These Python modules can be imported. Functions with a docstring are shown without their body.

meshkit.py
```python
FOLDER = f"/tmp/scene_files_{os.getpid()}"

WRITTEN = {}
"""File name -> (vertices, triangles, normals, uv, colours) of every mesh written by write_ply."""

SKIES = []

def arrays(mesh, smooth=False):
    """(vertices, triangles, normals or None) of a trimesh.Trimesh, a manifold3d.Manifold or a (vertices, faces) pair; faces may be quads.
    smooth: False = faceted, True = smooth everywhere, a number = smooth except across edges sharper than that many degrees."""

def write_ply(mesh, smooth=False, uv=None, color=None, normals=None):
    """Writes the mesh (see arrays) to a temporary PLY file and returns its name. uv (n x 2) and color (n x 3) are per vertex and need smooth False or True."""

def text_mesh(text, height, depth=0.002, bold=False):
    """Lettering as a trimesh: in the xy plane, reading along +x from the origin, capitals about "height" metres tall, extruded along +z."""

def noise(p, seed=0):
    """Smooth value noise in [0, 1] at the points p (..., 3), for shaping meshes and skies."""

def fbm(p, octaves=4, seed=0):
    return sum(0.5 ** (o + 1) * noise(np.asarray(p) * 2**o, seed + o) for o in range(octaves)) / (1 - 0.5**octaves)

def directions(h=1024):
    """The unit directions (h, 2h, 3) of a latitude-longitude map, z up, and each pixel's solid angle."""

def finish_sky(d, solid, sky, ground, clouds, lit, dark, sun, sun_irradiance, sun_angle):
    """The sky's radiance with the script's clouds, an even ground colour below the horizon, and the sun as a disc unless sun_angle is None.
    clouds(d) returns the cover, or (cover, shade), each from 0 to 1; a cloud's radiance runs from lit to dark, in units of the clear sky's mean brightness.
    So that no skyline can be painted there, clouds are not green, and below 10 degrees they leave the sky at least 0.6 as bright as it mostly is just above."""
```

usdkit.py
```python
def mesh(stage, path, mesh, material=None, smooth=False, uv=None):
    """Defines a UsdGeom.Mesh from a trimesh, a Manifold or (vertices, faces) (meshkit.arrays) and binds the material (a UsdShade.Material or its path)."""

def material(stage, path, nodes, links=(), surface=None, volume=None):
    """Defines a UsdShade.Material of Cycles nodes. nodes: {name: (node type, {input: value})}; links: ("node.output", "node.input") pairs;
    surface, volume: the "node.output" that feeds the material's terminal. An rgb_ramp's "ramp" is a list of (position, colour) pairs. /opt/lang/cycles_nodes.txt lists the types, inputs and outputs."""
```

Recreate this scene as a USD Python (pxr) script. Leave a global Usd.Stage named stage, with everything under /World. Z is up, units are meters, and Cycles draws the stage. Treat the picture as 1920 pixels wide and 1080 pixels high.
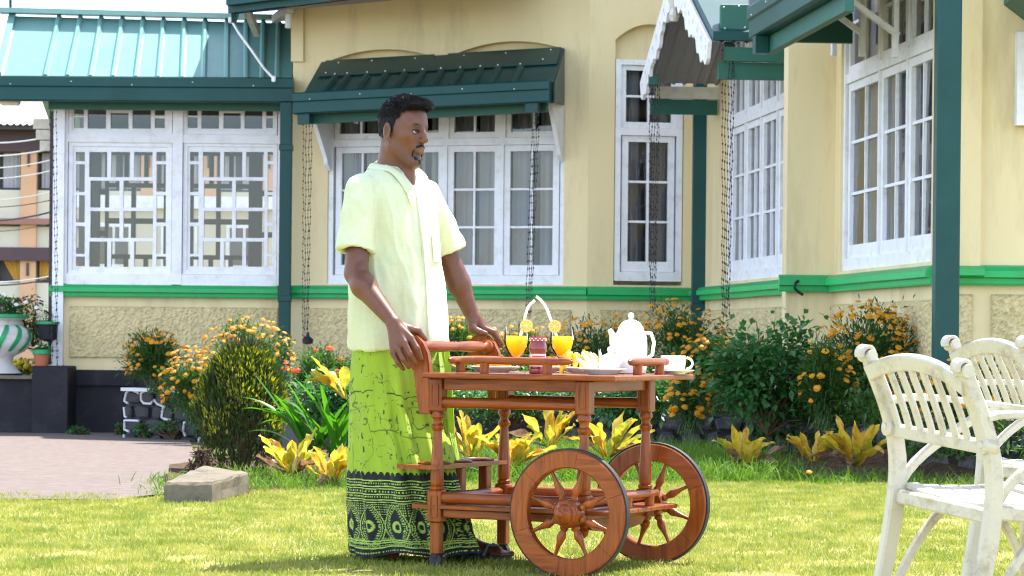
import math, random
import numpy as np, trimesh, usdkit, meshkit
from shapely.geometry import Polygon, box as sbox
from shapely import affinity
from pxr import Usd, UsdGeom, UsdLux, UsdShade, Gf, Sdf, Vt

# ------------------------------------------------------------------ camera, sky, sun, exposure
F, CH, HY, ROLL = 5030.0, 0.825, 632.0, 0.0096          # focal length in photo pixels, eye height, horizon row, roll
EXPOSURE = 1.68
SUN_AZ, SUN_EL = math.radians(44), math.radians(63)    # azimuth from +Y towards +X
SKY_STRENGTH, SUN_POWER = 0.145, 1.18
CR, SR = math.cos(ROLL), math.sin(ROLL)
stage = Usd.Stage.CreateInMemory()
UsdGeom.SetStageUpAxis(stage, UsdGeom.Tokens.z)
UsdGeom.SetStageMetersPerUnit(stage, 1.0)
UsdGeom.Xform.Define(stage, '/World')
UsdGeom.Scope.Define(stage, '/World/Looks')
cam = UsdGeom.Camera.Define(stage, '/World/camera')
cam.CreateHorizontalApertureAttr(36.0)
cam.CreateVerticalApertureAttr(36.0 * 9 / 16)
cam.CreateFocalLengthAttr(36.0 * F / 1920)
cam.CreateVerticalApertureOffsetAttr((HY - 540) / 1920 * 36.0)
cam.CreateClippingRangeAttr(Gf.Vec2f(0.1, 2000))
cam.CreateFStopAttr(13.0)
cam.CreateFocusDistanceAttr(9.7)
cam.CreateExposureAttr(EXPOSURE)
cam.AddTransformOp().Set(Gf.Matrix4d(CR, 0, SR, 0, -SR, 0, CR, 0, 0, -1, 0, 0, 0, 0, CH, 1))
sdir = np.array([math.sin(SUN_AZ) * math.cos(SUN_EL), math.cos(SUN_AZ) * math.cos(SUN_EL), math.sin(SUN_EL)])
sky_mat = usdkit.material(stage, '/World/Looks/sky', {
    'sky': ('sky_texture', {'sky_type': 'single_scattering', 'sun_disc': False, 'sun_elevation': SUN_EL, 'sun_rotation': SUN_AZ, 'altitude': 1200.0, 'air_density': 1.0, 'aerosol_density': 2.0}),
    'tc': ('texture_coordinate', {}),
    'n': ('noise_texture', {'scale': 2.6, 'detail': 6.0, 'roughness': 0.55}),
    'r': ('rgb_ramp', {'ramp': [(0.38, (0, 0, 0)), (0.62, (1, 1, 1))]}),
    'm': ('mix_color', {'b': (4.2, 4.6, 5.2), 'use_clamp': False}),
    'k': ('math', {'math_type': 'multiply', 'value2': 0.75}),
    'bg': ('background_shader', {'strength': SKY_STRENGTH})},
    [('tc.generated', 'n.vector'), ('n.fac', 'r.fac'), ('r.color', 'k.value1'), ('k.value', 'm.fac'), ('sky.color', 'm.a'), ('m.result', 'bg.color')], surface='bg.background')
dome = UsdLux.DomeLight.Define(stage, '/World/sky')
UsdShade.MaterialBindingAPI.Apply(dome.GetPrim()).Bind(sky_mat)
sun = UsdLux.DistantLight.Define(stage, '/World/sun')
sun.CreateNormalizeAttr(True); sun.CreateIntensityAttr(SUN_POWER); sun.CreateAngleAttr(0.5); sun.CreateColorAttr(Gf.Vec3f(1.0, 0.95, 0.86))
zx = sdir / np.linalg.norm(sdir); xx = np.cross([0, 0, 1.0], zx); xx /= np.linalg.norm(xx); yx = np.cross(zx, xx)
sun.AddTransformOp().Set(Gf.Matrix4d(*xx, 0, *yx, 0, *zx, 0, 0, 0, 30, 1))

# ------------------------------------------------------------------ helpers
def W(px, py, D):
    """The place at depth D that the photograph shows at a pixel (1920 x 1080)."""
    dx, dy = px - 960.0, py - HY
    return np.array([(dx * CR + dy * SR) * D / F, D, CH + (dx * SR - dy * CR) * D / F])
def unit(v):
    v = np.asarray(v, float); return v / (np.linalg.norm(v) + 1e-12)

class B:
    """Collects shapes into one mesh."""
    def __init__(s): s.v, s.f, s.n = [], [], 0
    def add(s, v, f):
        v = np.asarray(v, float); f = np.asarray(f, int)
        if f.shape[1] == 4: f = np.vstack([f[:, [0, 1, 2]], f[:, [0, 2, 3]]])
        s.v.append(v); s.f.append(f + s.n); s.n += len(v); return s
    def mesh(s, m): return s.add(m.vertices, m.faces)
    def obox(s, c, ax, ay, az):
        c, ax, ay, az = (np.asarray(x, float) for x in (c, ax, ay, az))
        if np.dot(np.cross(ax, ay), az) < 0: ax = -ax
        v = [c + i * ax + j * ay + k * az for k in (-1, 1) for j in (-1, 1) for i in (-1, 1)]
        return s.add(v, [[0, 2, 3, 1], [4, 5, 7, 6], [0, 1, 5, 4], [2, 6, 7, 3], [0, 4, 6, 2], [1, 3, 7, 5]])
    def box(s, lo, hi):
        lo, hi = np.asarray(lo, float), np.asarray(hi, float); h = (hi - lo) / 2
        return s.obox((lo + hi) / 2, [h[0], 0, 0], [0, h[1], 0], [0, 0, h[2]])
    def cbox(s, lo, hi, ch=0.004):
        lo, hi = np.asarray(lo, float), np.asarray(hi, float); pts = []
        for i in (0, 1):
            for j in (0, 1):
                for k in (0, 1):
                    p = np.array([(lo, hi)[i][0], (lo, hi)[j][1], (lo, hi)[k][2]]); d = np.array([(1, -1)[i], (1, -1)[j], (1, -1)[k]]) * ch
                    for a in range(3):
                        q = p + d; q[a] = p[a]; pts.append(q)
        return s.mesh(trimesh.convex.convex_hull(np.array(pts)))
    def beam(s, a, b, w, h, up=(0, 0, 1)):
        a, b = np.asarray(a, float), np.asarray(b, float); d = unit(b - a); side = unit(np.cross(d, up)); u2 = np.cross(side, d)
        return s.obox((a + b) / 2, (b - a) / 2, side * w / 2, u2 * h / 2)
    def tube(s, pts, r, n=8, cap=True):
        p = np.asarray(pts, float); r = np.broadcast_to(np.asarray(r, float), (len(p),))
        t = np.gradient(p, axis=0); t /= np.linalg.norm(t, axis=1, keepdims=True) + 1e-12
        a = np.cross(t[0], [0.13, 0.2, 1.0] if abs(t[0][2]) < 0.9 else [1.0, 0.1, 0]); a = unit(a); rings = []
        for i in range(len(p)):
            a = unit(a - t[i] * np.dot(a, t[i])); b = np.cross(t[i], a)
            ang = np.arange(n) * 2 * np.pi / n
            rings.append(p[i] + r[i] * (np.cos(ang)[:, None] * a + np.sin(ang)[:, None] * b))
        return s.rings(rings, cap)
    def rings(s, rings, cap=True, close=True):
        n, m = len(rings[0]), len(rings); f = []
        for i in range(m - 1):
            for j in range(n if close else n - 1):
                k = (j + 1) % n; f.append([i * n + j, i * n + k, (i + 1) * n + k, (i + 1) * n + j])
        v = np.vstack(rings); s.add(v, f)
        if cap:
            for ring, rev in ((rings[0], True), (rings[-1], False)):
                c = np.mean(ring, 0); t = [[0, 1 + (j + 1) % n, 1 + j] if rev else [0, 1 + j, 1 + (j + 1) % n] for j in range(n)]
                s.add(np.vstack([[c], ring]), t)
        return s
    def lathe(s, prof, n=16, o=(0, 0, 0), ax=(0, 0, 1)):
        """prof: (radius, height) from bottom to top, turned about ax through o."""
        o = np.asarray(o, float); z = unit(ax); x = unit(np.cross(z, [0, 1, 0.01] if abs(z[1]) < 0.9 else [1, 0, 0.01])); y = np.cross(z, x)
        ang = np.arange(n) * 2 * np.pi / n
        return s.rings([o + z * h + r * (np.cos(ang)[:, None] * x + np.sin(ang)[:, None] * y) for r, h in prof])
    def prism(s, poly, o, u, v, w):
        """poly: shapely polygon or (n,2) outline in the (u, v) frame at o, pushed along the vector w."""
        if not hasattr(poly, 'exterior'): poly = Polygon(poly)
        m = trimesh.creation.extrude_polygon(poly, 1.0, engine='earcut'); q = np.array(m.vertices)
        u, v, w = (np.asarray(x, float) for x in (u, v, w))
        f = np.array(m.faces)
        if np.dot(np.cross(u, v), w) < 0: f = f[:, ::-1]
        return s.add(np.asarray(o, float) + q[:, :1] * u + q[:, 1:2] * v + q[:, 2:] * w, f)
    def ball(s, c, r, sub=2):
        m = trimesh.creation.icosphere(sub, 1.0); return s.add(np.asarray(m.vertices) * np.asarray(r, float) + np.asarray(c, float), m.faces)
    def grid(s, P, flip=False):
        m, n = P.shape[:2]; i, j = np.meshgrid(np.arange(m - 1), np.arange(n - 1), indexing='ij'); a = (i * n + j).ravel()
        q = np.stack([a, a + n, a + n + 1, a + 1], 1)
        return s.add(P.reshape(-1, 3), q[:, ::-1] if flip else q)
    def get(s): return np.vstack(s.v), np.vstack(s.f)

count = {}
def numbered(parent, name):
    k = count.get((parent, name), 0); count[(parent, name)] = k + 1
    return f'{parent}/{name}' + (f'_{k:03d}' if k else '')
def keys(prim, label=None, cat=None, group=None, kind=None):
    for k, v in (('label', label), ('category', cat), ('group', group), ('kind', kind)):
        if v: prim.SetCustomDataByKey(k, v)
    return prim
ORIGIN, YAW = {}, {}
def thing(name, label, cat, loc=(0, 0, 0), rotz=0.0, group=None):
    path = numbered('/World', name); x = UsdGeom.Xform.Define(stage, path)
    x.AddTranslateOp().Set(Gf.Vec3d(*map(float, loc)))
    if rotz: x.AddRotateZOp().Set(math.degrees(rotz))
    ORIGIN[path] = np.asarray(loc, float); YAW[path] = rotz
    keys(x.GetPrim(), label, cat, group); return path
def part(parent, name, b, m, label=None, smooth=False, local=False, kind=None, color=None, cat=None, group=None):
    """One Mesh prim under parent (a thing or a part). Points are in world space unless local."""
    v, f = b.get() if isinstance(b, B) else b
    top = '/'.join(parent.split('/')[:3])
    if not local and top in ORIGIN:
        v = v - ORIGIN[top]
        if YAW[top]:
            c, s_ = math.cos(-YAW[top]), math.sin(-YAW[top]); v = np.c_[v[:, 0] * c - v[:, 1] * s_, v[:, 0] * s_ + v[:, 1] * c, v[:, 2]]
    path = numbered(parent, name)
    me = usdkit.mesh(stage, path, trimesh.Trimesh(v, f, process=False), m, smooth=smooth)
    me.CreateDoubleSidedAttr(True)
    if color is not None:
        UsdGeom.PrimvarsAPI(me).CreatePrimvar('tint', Sdf.ValueTypeNames.Color3fArray, 'vertex').Set(Vt.Vec3fArray.FromNumpy(np.asarray(color, np.float32)))
    keys(me.GetPrim(), label, cat, group, kind); return path
def single(name, b, m, label, cat, group=None, kind=None, smooth=False, color=None):
    return part('/World', name, b, m, label, smooth, True, kind, color, cat, group)
def copy_of(path, loc, rotz, label, group=None, scale=None, tilt=None):
    src = stage.GetPrimAtPath(path); new = numbered('/World', path.split('/')[-1].rstrip('0123456789').rstrip('_') if path[-3:].isdigit() else path.split('/')[-1])
    x = UsdGeom.Xform.Define(stage, new); x.GetPrim().GetReferences().AddInternalReference(path)
    x.ClearXformOpOrder(); x.AddTranslateOp(opSuffix='copy').Set(Gf.Vec3d(*map(float, loc))); x.AddRotateZOp(opSuffix='copy').Set(math.degrees(rotz))
    if tilt: x.AddRotateYOp(opSuffix='copy').Set(tilt)
    if scale: x.AddScaleOp(opSuffix='copy').Set(Gf.Vec3f(*np.broadcast_to(scale, 3).astype(float).tolist()))
    x.GetPrim().SetInstanceable(True)
    keys(x.GetPrim(), label, None, group); return new

# ------------------------------------------------------------------ materials
def mat(name, c, rough=0.5, var=0.12, scale=6.0, bump=0.0, bscale=60.0, coat=0.0, spec=0.5, metallic=0.0, stretch=None, dirt=None, dscale=3.0, damount=0.5, space='position', coatr=0.08, bdist=0.01, c2=None):
    c = np.array(c, float)
    n = {'g': ('geometry', {}), 'tc': ('texture_coordinate', {}), 'mp': ('mapping', {'scale': stretch or (1, 1, 1)}),
         'n': ('noise_texture', {'scale': scale, 'detail': 5.0, 'roughness': 0.6}),
         'r': ('rgb_ramp', {'ramp': [(0.3, np.clip(c * (1 - var), 0, 1)), (0.7, np.clip((c if c2 is None else np.array(c2)) * (1 + var), 0, 1))]}),
         'p': ('principled_bsdf', {'roughness': rough, 'coat_weight': coat, 'coat_roughness': coatr, 'specular_ior_level': spec, 'metallic': metallic})}
    l = [('g.position' if space == 'position' else 'tc.object', 'mp.vector'), ('mp.vector', 'n.vector'), ('n.fac', 'r.fac')]
    out = 'r.color'
    if dirt is not None:
        n['dn'] = ('noise_texture', {'scale': dscale, 'detail': 8.0, 'roughness': 0.7}); n['dr'] = ('rgb_ramp', {'ramp': [(0.5, (0, 0, 0)), (0.72, (damount,) * 3)]})
        n['dm'] = ('mix_color', {'b': dirt})
        l += [('mp.vector', 'dn.vector'), ('dn.fac', 'dr.fac'), ('dr.color', 'dm.fac'), (out, 'dm.a')]; out = 'dm.result'
    l.append((out, 'p.base_color'))
    if bump:
        n['bn'] = ('noise_texture', {'scale': bscale, 'detail': 4.0, 'roughness': 0.6}); n['b'] = ('bump', {'strength': bump, 'distance': bdist})
        l += [('mp.vector', 'bn.vector'), ('bn.fac', 'b.height'), ('b.normal', 'p.normal')]
    return usdkit.material(stage, f'/World/Looks/{name}', n, l, surface='p.BSDF')
def leafmat(name, stops, rough=0.45, trans=0.4, gain=1.6):
    n = {'g': ('geometry', {}), 'r': ('rgb_ramp', {'ramp': stops}), 'n': ('noise_texture', {'scale': 35.0, 'detail': 3.0}),
         'a': ('math', {'math_type': 'multiply_add', 'value2': 0.5, 'value3': -0.25}), 'b': ('math', {'math_type': 'add', 'use_clamp': True}),
         'p': ('principled_bsdf', {'roughness': rough}), 't': ('translucent_bsdf', {}), 'x': ('mix_closure', {'fac': trans}),
         'h': ('hsv', {'value': gain, 'saturation': 1.1, 'hue': 0.49})}
    l = [('g.position', 'n.vector'), ('n.fac', 'a.value1'), ('g.random_per_island', 'b.value1'), ('a.value', 'b.value2'), ('b.value', 'r.fac'),
         ('r.color', 'p.base_color'), ('r.color', 'h.color'), ('h.color', 't.color'), ('p.BSDF', 'x.closure1'), ('t.BSDF', 'x.closure2')]
    return usdkit.material(stage, f'/World/Looks/{name}', n, l, surface='x.closure')
def woodmat(name, c1, c2, stretch, space='object', coat=0.12):
    n = {'tc': ('texture_coordinate', {}), 'g': ('geometry', {}), 'mp': ('mapping', {'scale': stretch}), 'n': ('noise_texture', {'scale': 7.0, 'detail': 7.0, 'roughness': 0.65, 'distortion': 0.6}),
         'r': ('rgb_ramp', {'ramp': [(0.28, c1), (0.5, tuple((np.array(c1) + np.array(c2)) / 2)), (0.72, c2)]}), 'rr': ('map_range', {'from_min': 0.3, 'from_max': 0.7, 'to_min': 0.42, 'to_max': 0.26}),
         'b': ('bump', {'strength': 0.12, 'distance': 0.004}), 'p': ('principled_bsdf', {'coat_weight': coat, 'coat_roughness': 0.12, 'specular_ior_level': 0.35})}
    l = [('tc.object' if space == 'object' else 'g.position', 'mp.vector'), ('mp.vector', 'n.vector'), ('n.fac', 'r.fac'), ('r.color', 'p.base_color'), ('n.fac', 'rr.value'), ('rr.result', 'p.roughness'), ('n.fac', 'b.height'), ('b.normal', 'p.normal')]
    return usdkit.material(stage, f'/World/Looks/{name}', n, l, surface='p.BSDF')
def tintmat(name, rough=0.7, bump=0.0, bscale=300.0, sheen=0.0, sss=0.0, trans=0.0, spec=0.4):
    n = {'a': ('attribute', {'attribute': 'tint'}), 'g': ('geometry', {}), 'tc': ('texture_coordinate', {}), 'n': ('noise_texture', {'scale': bscale, 'detail': 3.0}), 'b': ('bump', {'strength': bump, 'distance': 0.003}),
         'p': ('principled_bsdf', {'roughness': rough, 'sheen_weight': sheen, 'subsurface_weight': sss, 'subsurface_scale': 0.006, 'subsurface_radius': (1.0, 0.35, 0.2), 'specular_ior_level': spec})}
    l = [('a.color', 'p.base_color'), ('tc.object', 'n.vector'), ('n.fac', 'b.height')] + ([('b.normal', 'p.normal')] if bump else [])
    if trans:
        n['t'] = ('translucent_bsdf', {}); n['x'] = ('mix_closure', {'fac': trans}); l += [('a.color', 't.color'), ('p.BSDF', 'x.closure1'), ('t.BSDF', 'x.closure2')]
    return usdkit.material(stage, f'/World/Looks/{name}', n, l, surface='x.closure' if trans else 'p.BSDF')
M = {}
M['wall'] = mat('yellow_plaster', (0.73, 0.595, 0.345), 0.85, 0.05, 1.6, 0.15, 90, dirt=(0.40, 0.32, 0.19), dscale=2.6, damount=0.55, stretch=(1, 1, 0.22), spec=0.25)
M['stucco'] = mat('rough_plaster', (0.66, 0.545, 0.30), 0.9, 0.10, 9, 0.5, 55, dirt=(0.24, 0.18, 0.09), dscale=48, damount=0.75, spec=0.2)
M['plinth'] = mat('black_plinth_paint', (0.010, 0.009, 0.014), 0.65, 0.25, 2.5, 0.25, 40, dirt=(0.05, 0.047, 0.047), dscale=4, damount=0.4, spec=0.3)
M['band'] = mat('green_band_paint', (0.010, 0.36, 0.095), 0.4, 0.08, 3, 0.1, 70, dirt=(0.06, 0.14, 0.05), dscale=9, damount=0.35)
M['white'] = mat('white_window_paint', (0.78, 0.77, 0.80), 0.5, 0.05, 4, 0.12, 60, dirt=(0.46, 0.43, 0.38), dscale=9, damount=0.5)
M['cream_trim'] = mat('old_white_paint', (0.62, 0.58, 0.50), 0.6, 0.08, 5, 0.2, 60, dirt=(0.3, 0.25, 0.18), dscale=12, damount=0.5)
M['teal'] = mat('teal_metal', (0.004, 0.046, 0.044), 0.36, 0.14, 2.0, 0.05, 9, spec=0.3, dirt=(0.012, 0.062, 0.062), dscale=2.4, damount=0.5)
M['roof'] = mat('teal_roof_sheet', (0.135, 0.28, 0.26), 0.34, 0.07, 1.3, 0.03, 12, spec=0.7, dirt=(0.19, 0.34, 0.31), dscale=2.2, damount=0.7)
M['green_beam'] = mat('green_beam_paint', (0.006, 0.085, 0.060), 0.5, 0.12, 3, 0.1, 40)
M['soffit'] = mat('grey_underside', (0.30, 0.29, 0.31), 0.6, 0.06, 2)
M['screw'] = mat('screw_head', (0.75, 0.76, 0.78), 0.3, 0.02, 2, metallic=0.4)
M['chain'] = mat('chain_metal', (0.022, 0.022, 0.026), 0.45, 0.3, 40, metallic=0.4)
M['curtain'] = mat('curtain_cloth', (0.44, 0.42, 0.45), 0.9, 0.08, 3, 0.2, 200)
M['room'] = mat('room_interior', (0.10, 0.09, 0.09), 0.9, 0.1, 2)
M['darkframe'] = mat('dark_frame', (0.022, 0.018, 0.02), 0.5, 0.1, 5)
def panemat(name, tint, ior=1.5, rough=0.02):
    return usdkit.material(stage, f'/World/Looks/{name}', {'t': ('transparent_bsdf', {'color': tint}), 'g': ('glossy_bsdf', {'color': (0.9, 0.9, 0.9), 'roughness': rough}), 'f': ('fresnel', {'IOR': ior}), 'x': ('mix_closure', {})},
        [('f.fac', 'x.fac'), ('t.BSDF', 'x.closure1'), ('g.BSDF', 'x.closure2')], surface='x.closure')
M['pane'] = panemat('window_pane', (0.80, 0.81, 0.82), 1.75)
M['glass'] = panemat('drinking_glass', (0.96, 0.97, 0.98), 1.14, 0.01)
WOOD1, WOOD2 = (0.095, 0.016, 0.0022), (0.32, 0.076, 0.008)
M['wood_u'] = woodmat('wood_along', WOOD1, WOOD2, (0.8, 9, 9))
M['wood_z'] = woodmat('wood_upright', WOOD1, WOOD2, (9, 9, 0.8))
M['wood_v'] = woodmat('wood_across', WOOD1, WOOD2, (9, 0.8, 9))
# ------------------------------------------------------------------ the bungalow
class Wall:
    def __init__(s, a, b):
        s.o = np.array([a[0], a[1], 0.0]); d = np.array([b[0] - a[0], b[1] - a[1], 0.0]); s.L = np.linalg.norm(d); s.U = d / s.L
        s.n = np.array([s.U[1], -s.U[0], 0.0])
    def p(s, u, z, d=0.0): return s.o + s.U * u + s.n * d + np.array([0, 0, z])
    def at(s, px, py, d=0.0):
        r = W(px, py, 1.0) - [0, 0, CH]; c = np.array([0, 0, CH]); o = s.o + s.n * d
        t = np.dot(o - c, s.n) / np.dot(r, s.n); q = c + r * t
        return np.dot(q - s.o, s.U), q[2]
    def u(s, px, py=400, d=0.0): return s.at(px, py, d)[0]
    def z(s, px, py, d=0.0): return s.at(px, py, d)[1]
    def box(s, b, u0, u1, z0, z1, d0, d1):
        return b.obox(s.p((u0 + u1) / 2, (z0 + z1) / 2, (d0 + d1) / 2), s.U * (u1 - u0) / 2, s.n * (d1 - d0) / 2, [0, 0, (z1 - z0) / 2])
    def prism(s, b, poly, d0, d1): return b.prism(poly, s.p(0, 0, d0), s.U, [0, 0, 1], s.n * (d1 - d0))
    def profile(s, b, pts, u0, u1): return b.prism(pts, s.p(u0, 0, 0), s.n, [0, 0, 1], s.U * (u1 - u0))
    def bar(s, b, a, c, w, h): return b.beam(s.p(*a), s.p(*c), w, h)

house = thing('bungalow', 'yellow colonial bungalow with green sill band, white casements and teal metal awnings', 'bungalow', (-1.0, 26.4, 0))
BAY = Wall((-4.63, 27.0), (-2.17, 27.0))
CEN = Wall((-2.187, 26.7), (0.718, 25.8))
CHA = Wall((0.718, 25.8), (1.775, 26.0))
W1 = Wall((1.775, 26.0), (2.36, 20.55))
W2 = Wall((2.43, 20.55), (2.745, 17.35))
W3 = Wall((2.80, 17.35), (4.6, 17.35))
BZ0, BZ1 = 1.19, 1.31                                  # the green band

def stucco(wall, u0, u1, z0, z1, seed, label=None):
    n, m = max(4, int((u1 - u0) / 0.0095)), max(4, int((z1 - z0) / 0.0095))
    U, Z = np.meshgrid(np.linspace(u0, u1, n), np.linspace(z0, z1, m), indexing='ij')
    q = np.stack([U, Z, np.full_like(U, seed * 3.7)], -1)
    w = meshkit.fbm(q * 22, 2, seed)
    a, b_ = meshkit.noise(q * np.array([34, 46, 1]) + w[..., None] * 4, seed + 5), meshkit.noise(q * 85, seed + 9)
    lump = np.clip(np.abs(a - 0.5) * 4.2, 0, 1) ** 0.6
    d = 0.004 + 0.024 * lump + 0.007 * b_
    d[[0, -1], :] = 0.004; d[:, [0, -1]] = 0.004
    P = wall.o + U[..., None] * wall.U + d[..., None] * wall.n + Z[..., None] * np.array([0, 0, 1.0])
    part(house, 'rough_plaster_panel', B().grid(P), M['stucco'], smooth=True)
def band(wall, u0, u1):
    z0, z1 = BZ0, BZ1
    wall.profile(b := B(), [(0.002, z0), (0.05, z0), (0.055, z0 + 0.012), (0.055, z0 + 0.042), (0.085, z0 + 0.05), (0.085, z1 - 0.03), (0.06, z1), (0.002, z1 + 0.01)], u0, u1)
    part(house, 'sill_band', b, M['band'])
def casements(wall, name, cols, z0, zt, z1, nx, rows, uprows, d=-0.07, curtain=True, label=None, seed=1, glassd=None):
    """A white window: cols = u edges of the casements, zt the transom."""
    rng = np.random.default_rng(seed)
    u0, u1 = cols[0], cols[-1]; fr = B(); fw = 0.055
    wall.box(fr, u0 - fw, u0, z0 - 0.09, z1, d - 0.05, d + 0.05); wall.box(fr, u1, u1 + fw, z0 - 0.09, z1, d - 0.05, d + 0.05)
    wall.box(fr, u0, u1, z0 - 0.09, z0, d - 0.05, d + 0.048); wall.box(fr, u0, u1, zt - 0.035, zt + 0.035, d - 0.05, d + 0.046); wall.box(fr, u0 - fw, u1 + fw, z1, z1 + 0.05, d - 0.05, d + 0.05)
    for u in cols[1:-1]:
        wall.box(fr, u - 0.016, u + 0.016, z0, zt - 0.035, d - 0.05, d + 0.043); wall.box(fr, u - 0.03, u + 0.03, zt + 0.035, z1, d - 0.05, d + 0.043)
    win = part(house, name, fr, M['white'], label)
    for k in range(len(cols) - 1):
        for lo, hi, nr in ((z0, zt - 0.035, rows), (zt + 0.035, z1, uprows)):
            a, c = cols[k] + 0.018, cols[k + 1] - 0.018
            if lo > zt: a, c = cols[k] + (0.032 if k else 0.002), cols[k + 1] - (0.032 if k < len(cols) - 2 else 0.002)
            b = B(); st = 0.062 if lo < zt else 0.05; db, df = d - 0.02, d + 0.028 + rng.uniform(-.004, .004); m = 0.011
            wall.box(b, a, a + st, lo + .003, hi - .003, db, df); wall.box(b, c - st, c, lo + .003, hi - .003, db, df)
            bt = 0.10 if lo < zt else 0.06
            wall.box(b, a + st, c - st, lo + .003, lo + bt, db, df - .002); wall.box(b, a + st, c - st, hi - st, hi - .003, db, df - .002)
            us = np.linspace(a + st, c - st, nx + 1); zs = np.linspace(lo + bt, hi - st, nr + 1)
            for u in us[1:-1]: wall.box(b, u - m, u + m, lo + bt, hi - st, db + .004, df - .008)
            for z in zs[1:-1]: wall.box(b, a + st, c - st, z - m, z + m, db + .005, df - .010)
            part(win, 'sash', b, M['white'])
            for i in range(nx):
                for j in range(nr):
                    g = B(); t = rng.normal(0, 0.004, 2)
                    q = [wall.p(us[i] - (.002 if i == 0 else -m), zs[j], d - .004 + t[0]), wall.p(us[i + 1] + (.002 if i == nx - 1 else -m), zs[j], d - .004), wall.p(us[i + 1] + (.002 if i == nx - 1 else -m), zs[j + 1], d - .004 + t[1]), wall.p(us[i] - (.002 if i == 0 else -m), zs[j + 1], d - .004)]
                    g.add(q, [[0, 1, 2, 3]]); part(win, 'pane', g, M['pane'])
        if curtain:
            a, c = cols[k], cols[k + 1]; uu = np.linspace(a, c, 60); ph = rng.uniform(0, 6); gap = rng.uniform(0.28, 0.5)
            zz = np.array([z0 - .05, z1 + .05]); f = 0.03 * np.sin(uu * 70 + ph + 2 * np.sin(uu * 9 + ph)) + 0.012 * np.sin(uu * 160)
            for half in (0, 1):
                sel = (uu <= a + (c - a) * (gap + .08)) if half == 0 else (uu >= a + (c - a) * (gap + .16))
                P = np.array([[wall.p(u, z, d - 0.13 + ff * (1 if z < zt else .8)) for z in zz] for u, ff in zip(uu[sel], f[sel])])
                part(win, 'curtain', B().grid(P), M['curtain'], smooth=True)
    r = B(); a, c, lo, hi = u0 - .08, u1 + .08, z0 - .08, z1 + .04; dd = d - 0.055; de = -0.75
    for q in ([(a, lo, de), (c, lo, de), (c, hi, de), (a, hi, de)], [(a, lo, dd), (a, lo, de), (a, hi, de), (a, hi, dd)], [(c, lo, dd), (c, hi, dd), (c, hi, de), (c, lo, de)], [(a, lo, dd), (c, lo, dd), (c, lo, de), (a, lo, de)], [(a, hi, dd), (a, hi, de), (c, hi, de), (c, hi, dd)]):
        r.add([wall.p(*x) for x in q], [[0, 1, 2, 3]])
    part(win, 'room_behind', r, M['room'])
    return win
def gutter(wall, u0, z0u0, u1, z0u1, d, h=0.21, name='gutter', deep=0.14):
    """A box gutter with a folded lip along the wall at distance d; z0 are its bottom heights at both ends."""
    prof = [(0, 0), (deep - .02, 0), (deep, .012), (deep, h * .55), (deep + .018, h * .60), (deep + .018, h - .012), (deep + .006, h), (0, h)]
    a, c = wall.p(u0, z0u0, d - deep), wall.p(u1, z0u1, d - deep)
    b = B().prism(prof, a, wall.n, [0, 0, 1], c - a); g = part(house, name, b, M['teal'])
    s = B(); rng = np.random.default_rng(int(u1 * 100)); n = 5
    for i in range(n):
        t = (i + .35) / n; q = a + (c - a) * t + wall.n * (deep + .018) + np.array([0, 0, h * (.78 if i % 2 else .66)]); s.ball(q, .007, 1)
    part(g, 'screw', s, M['screw']); return g

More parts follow.
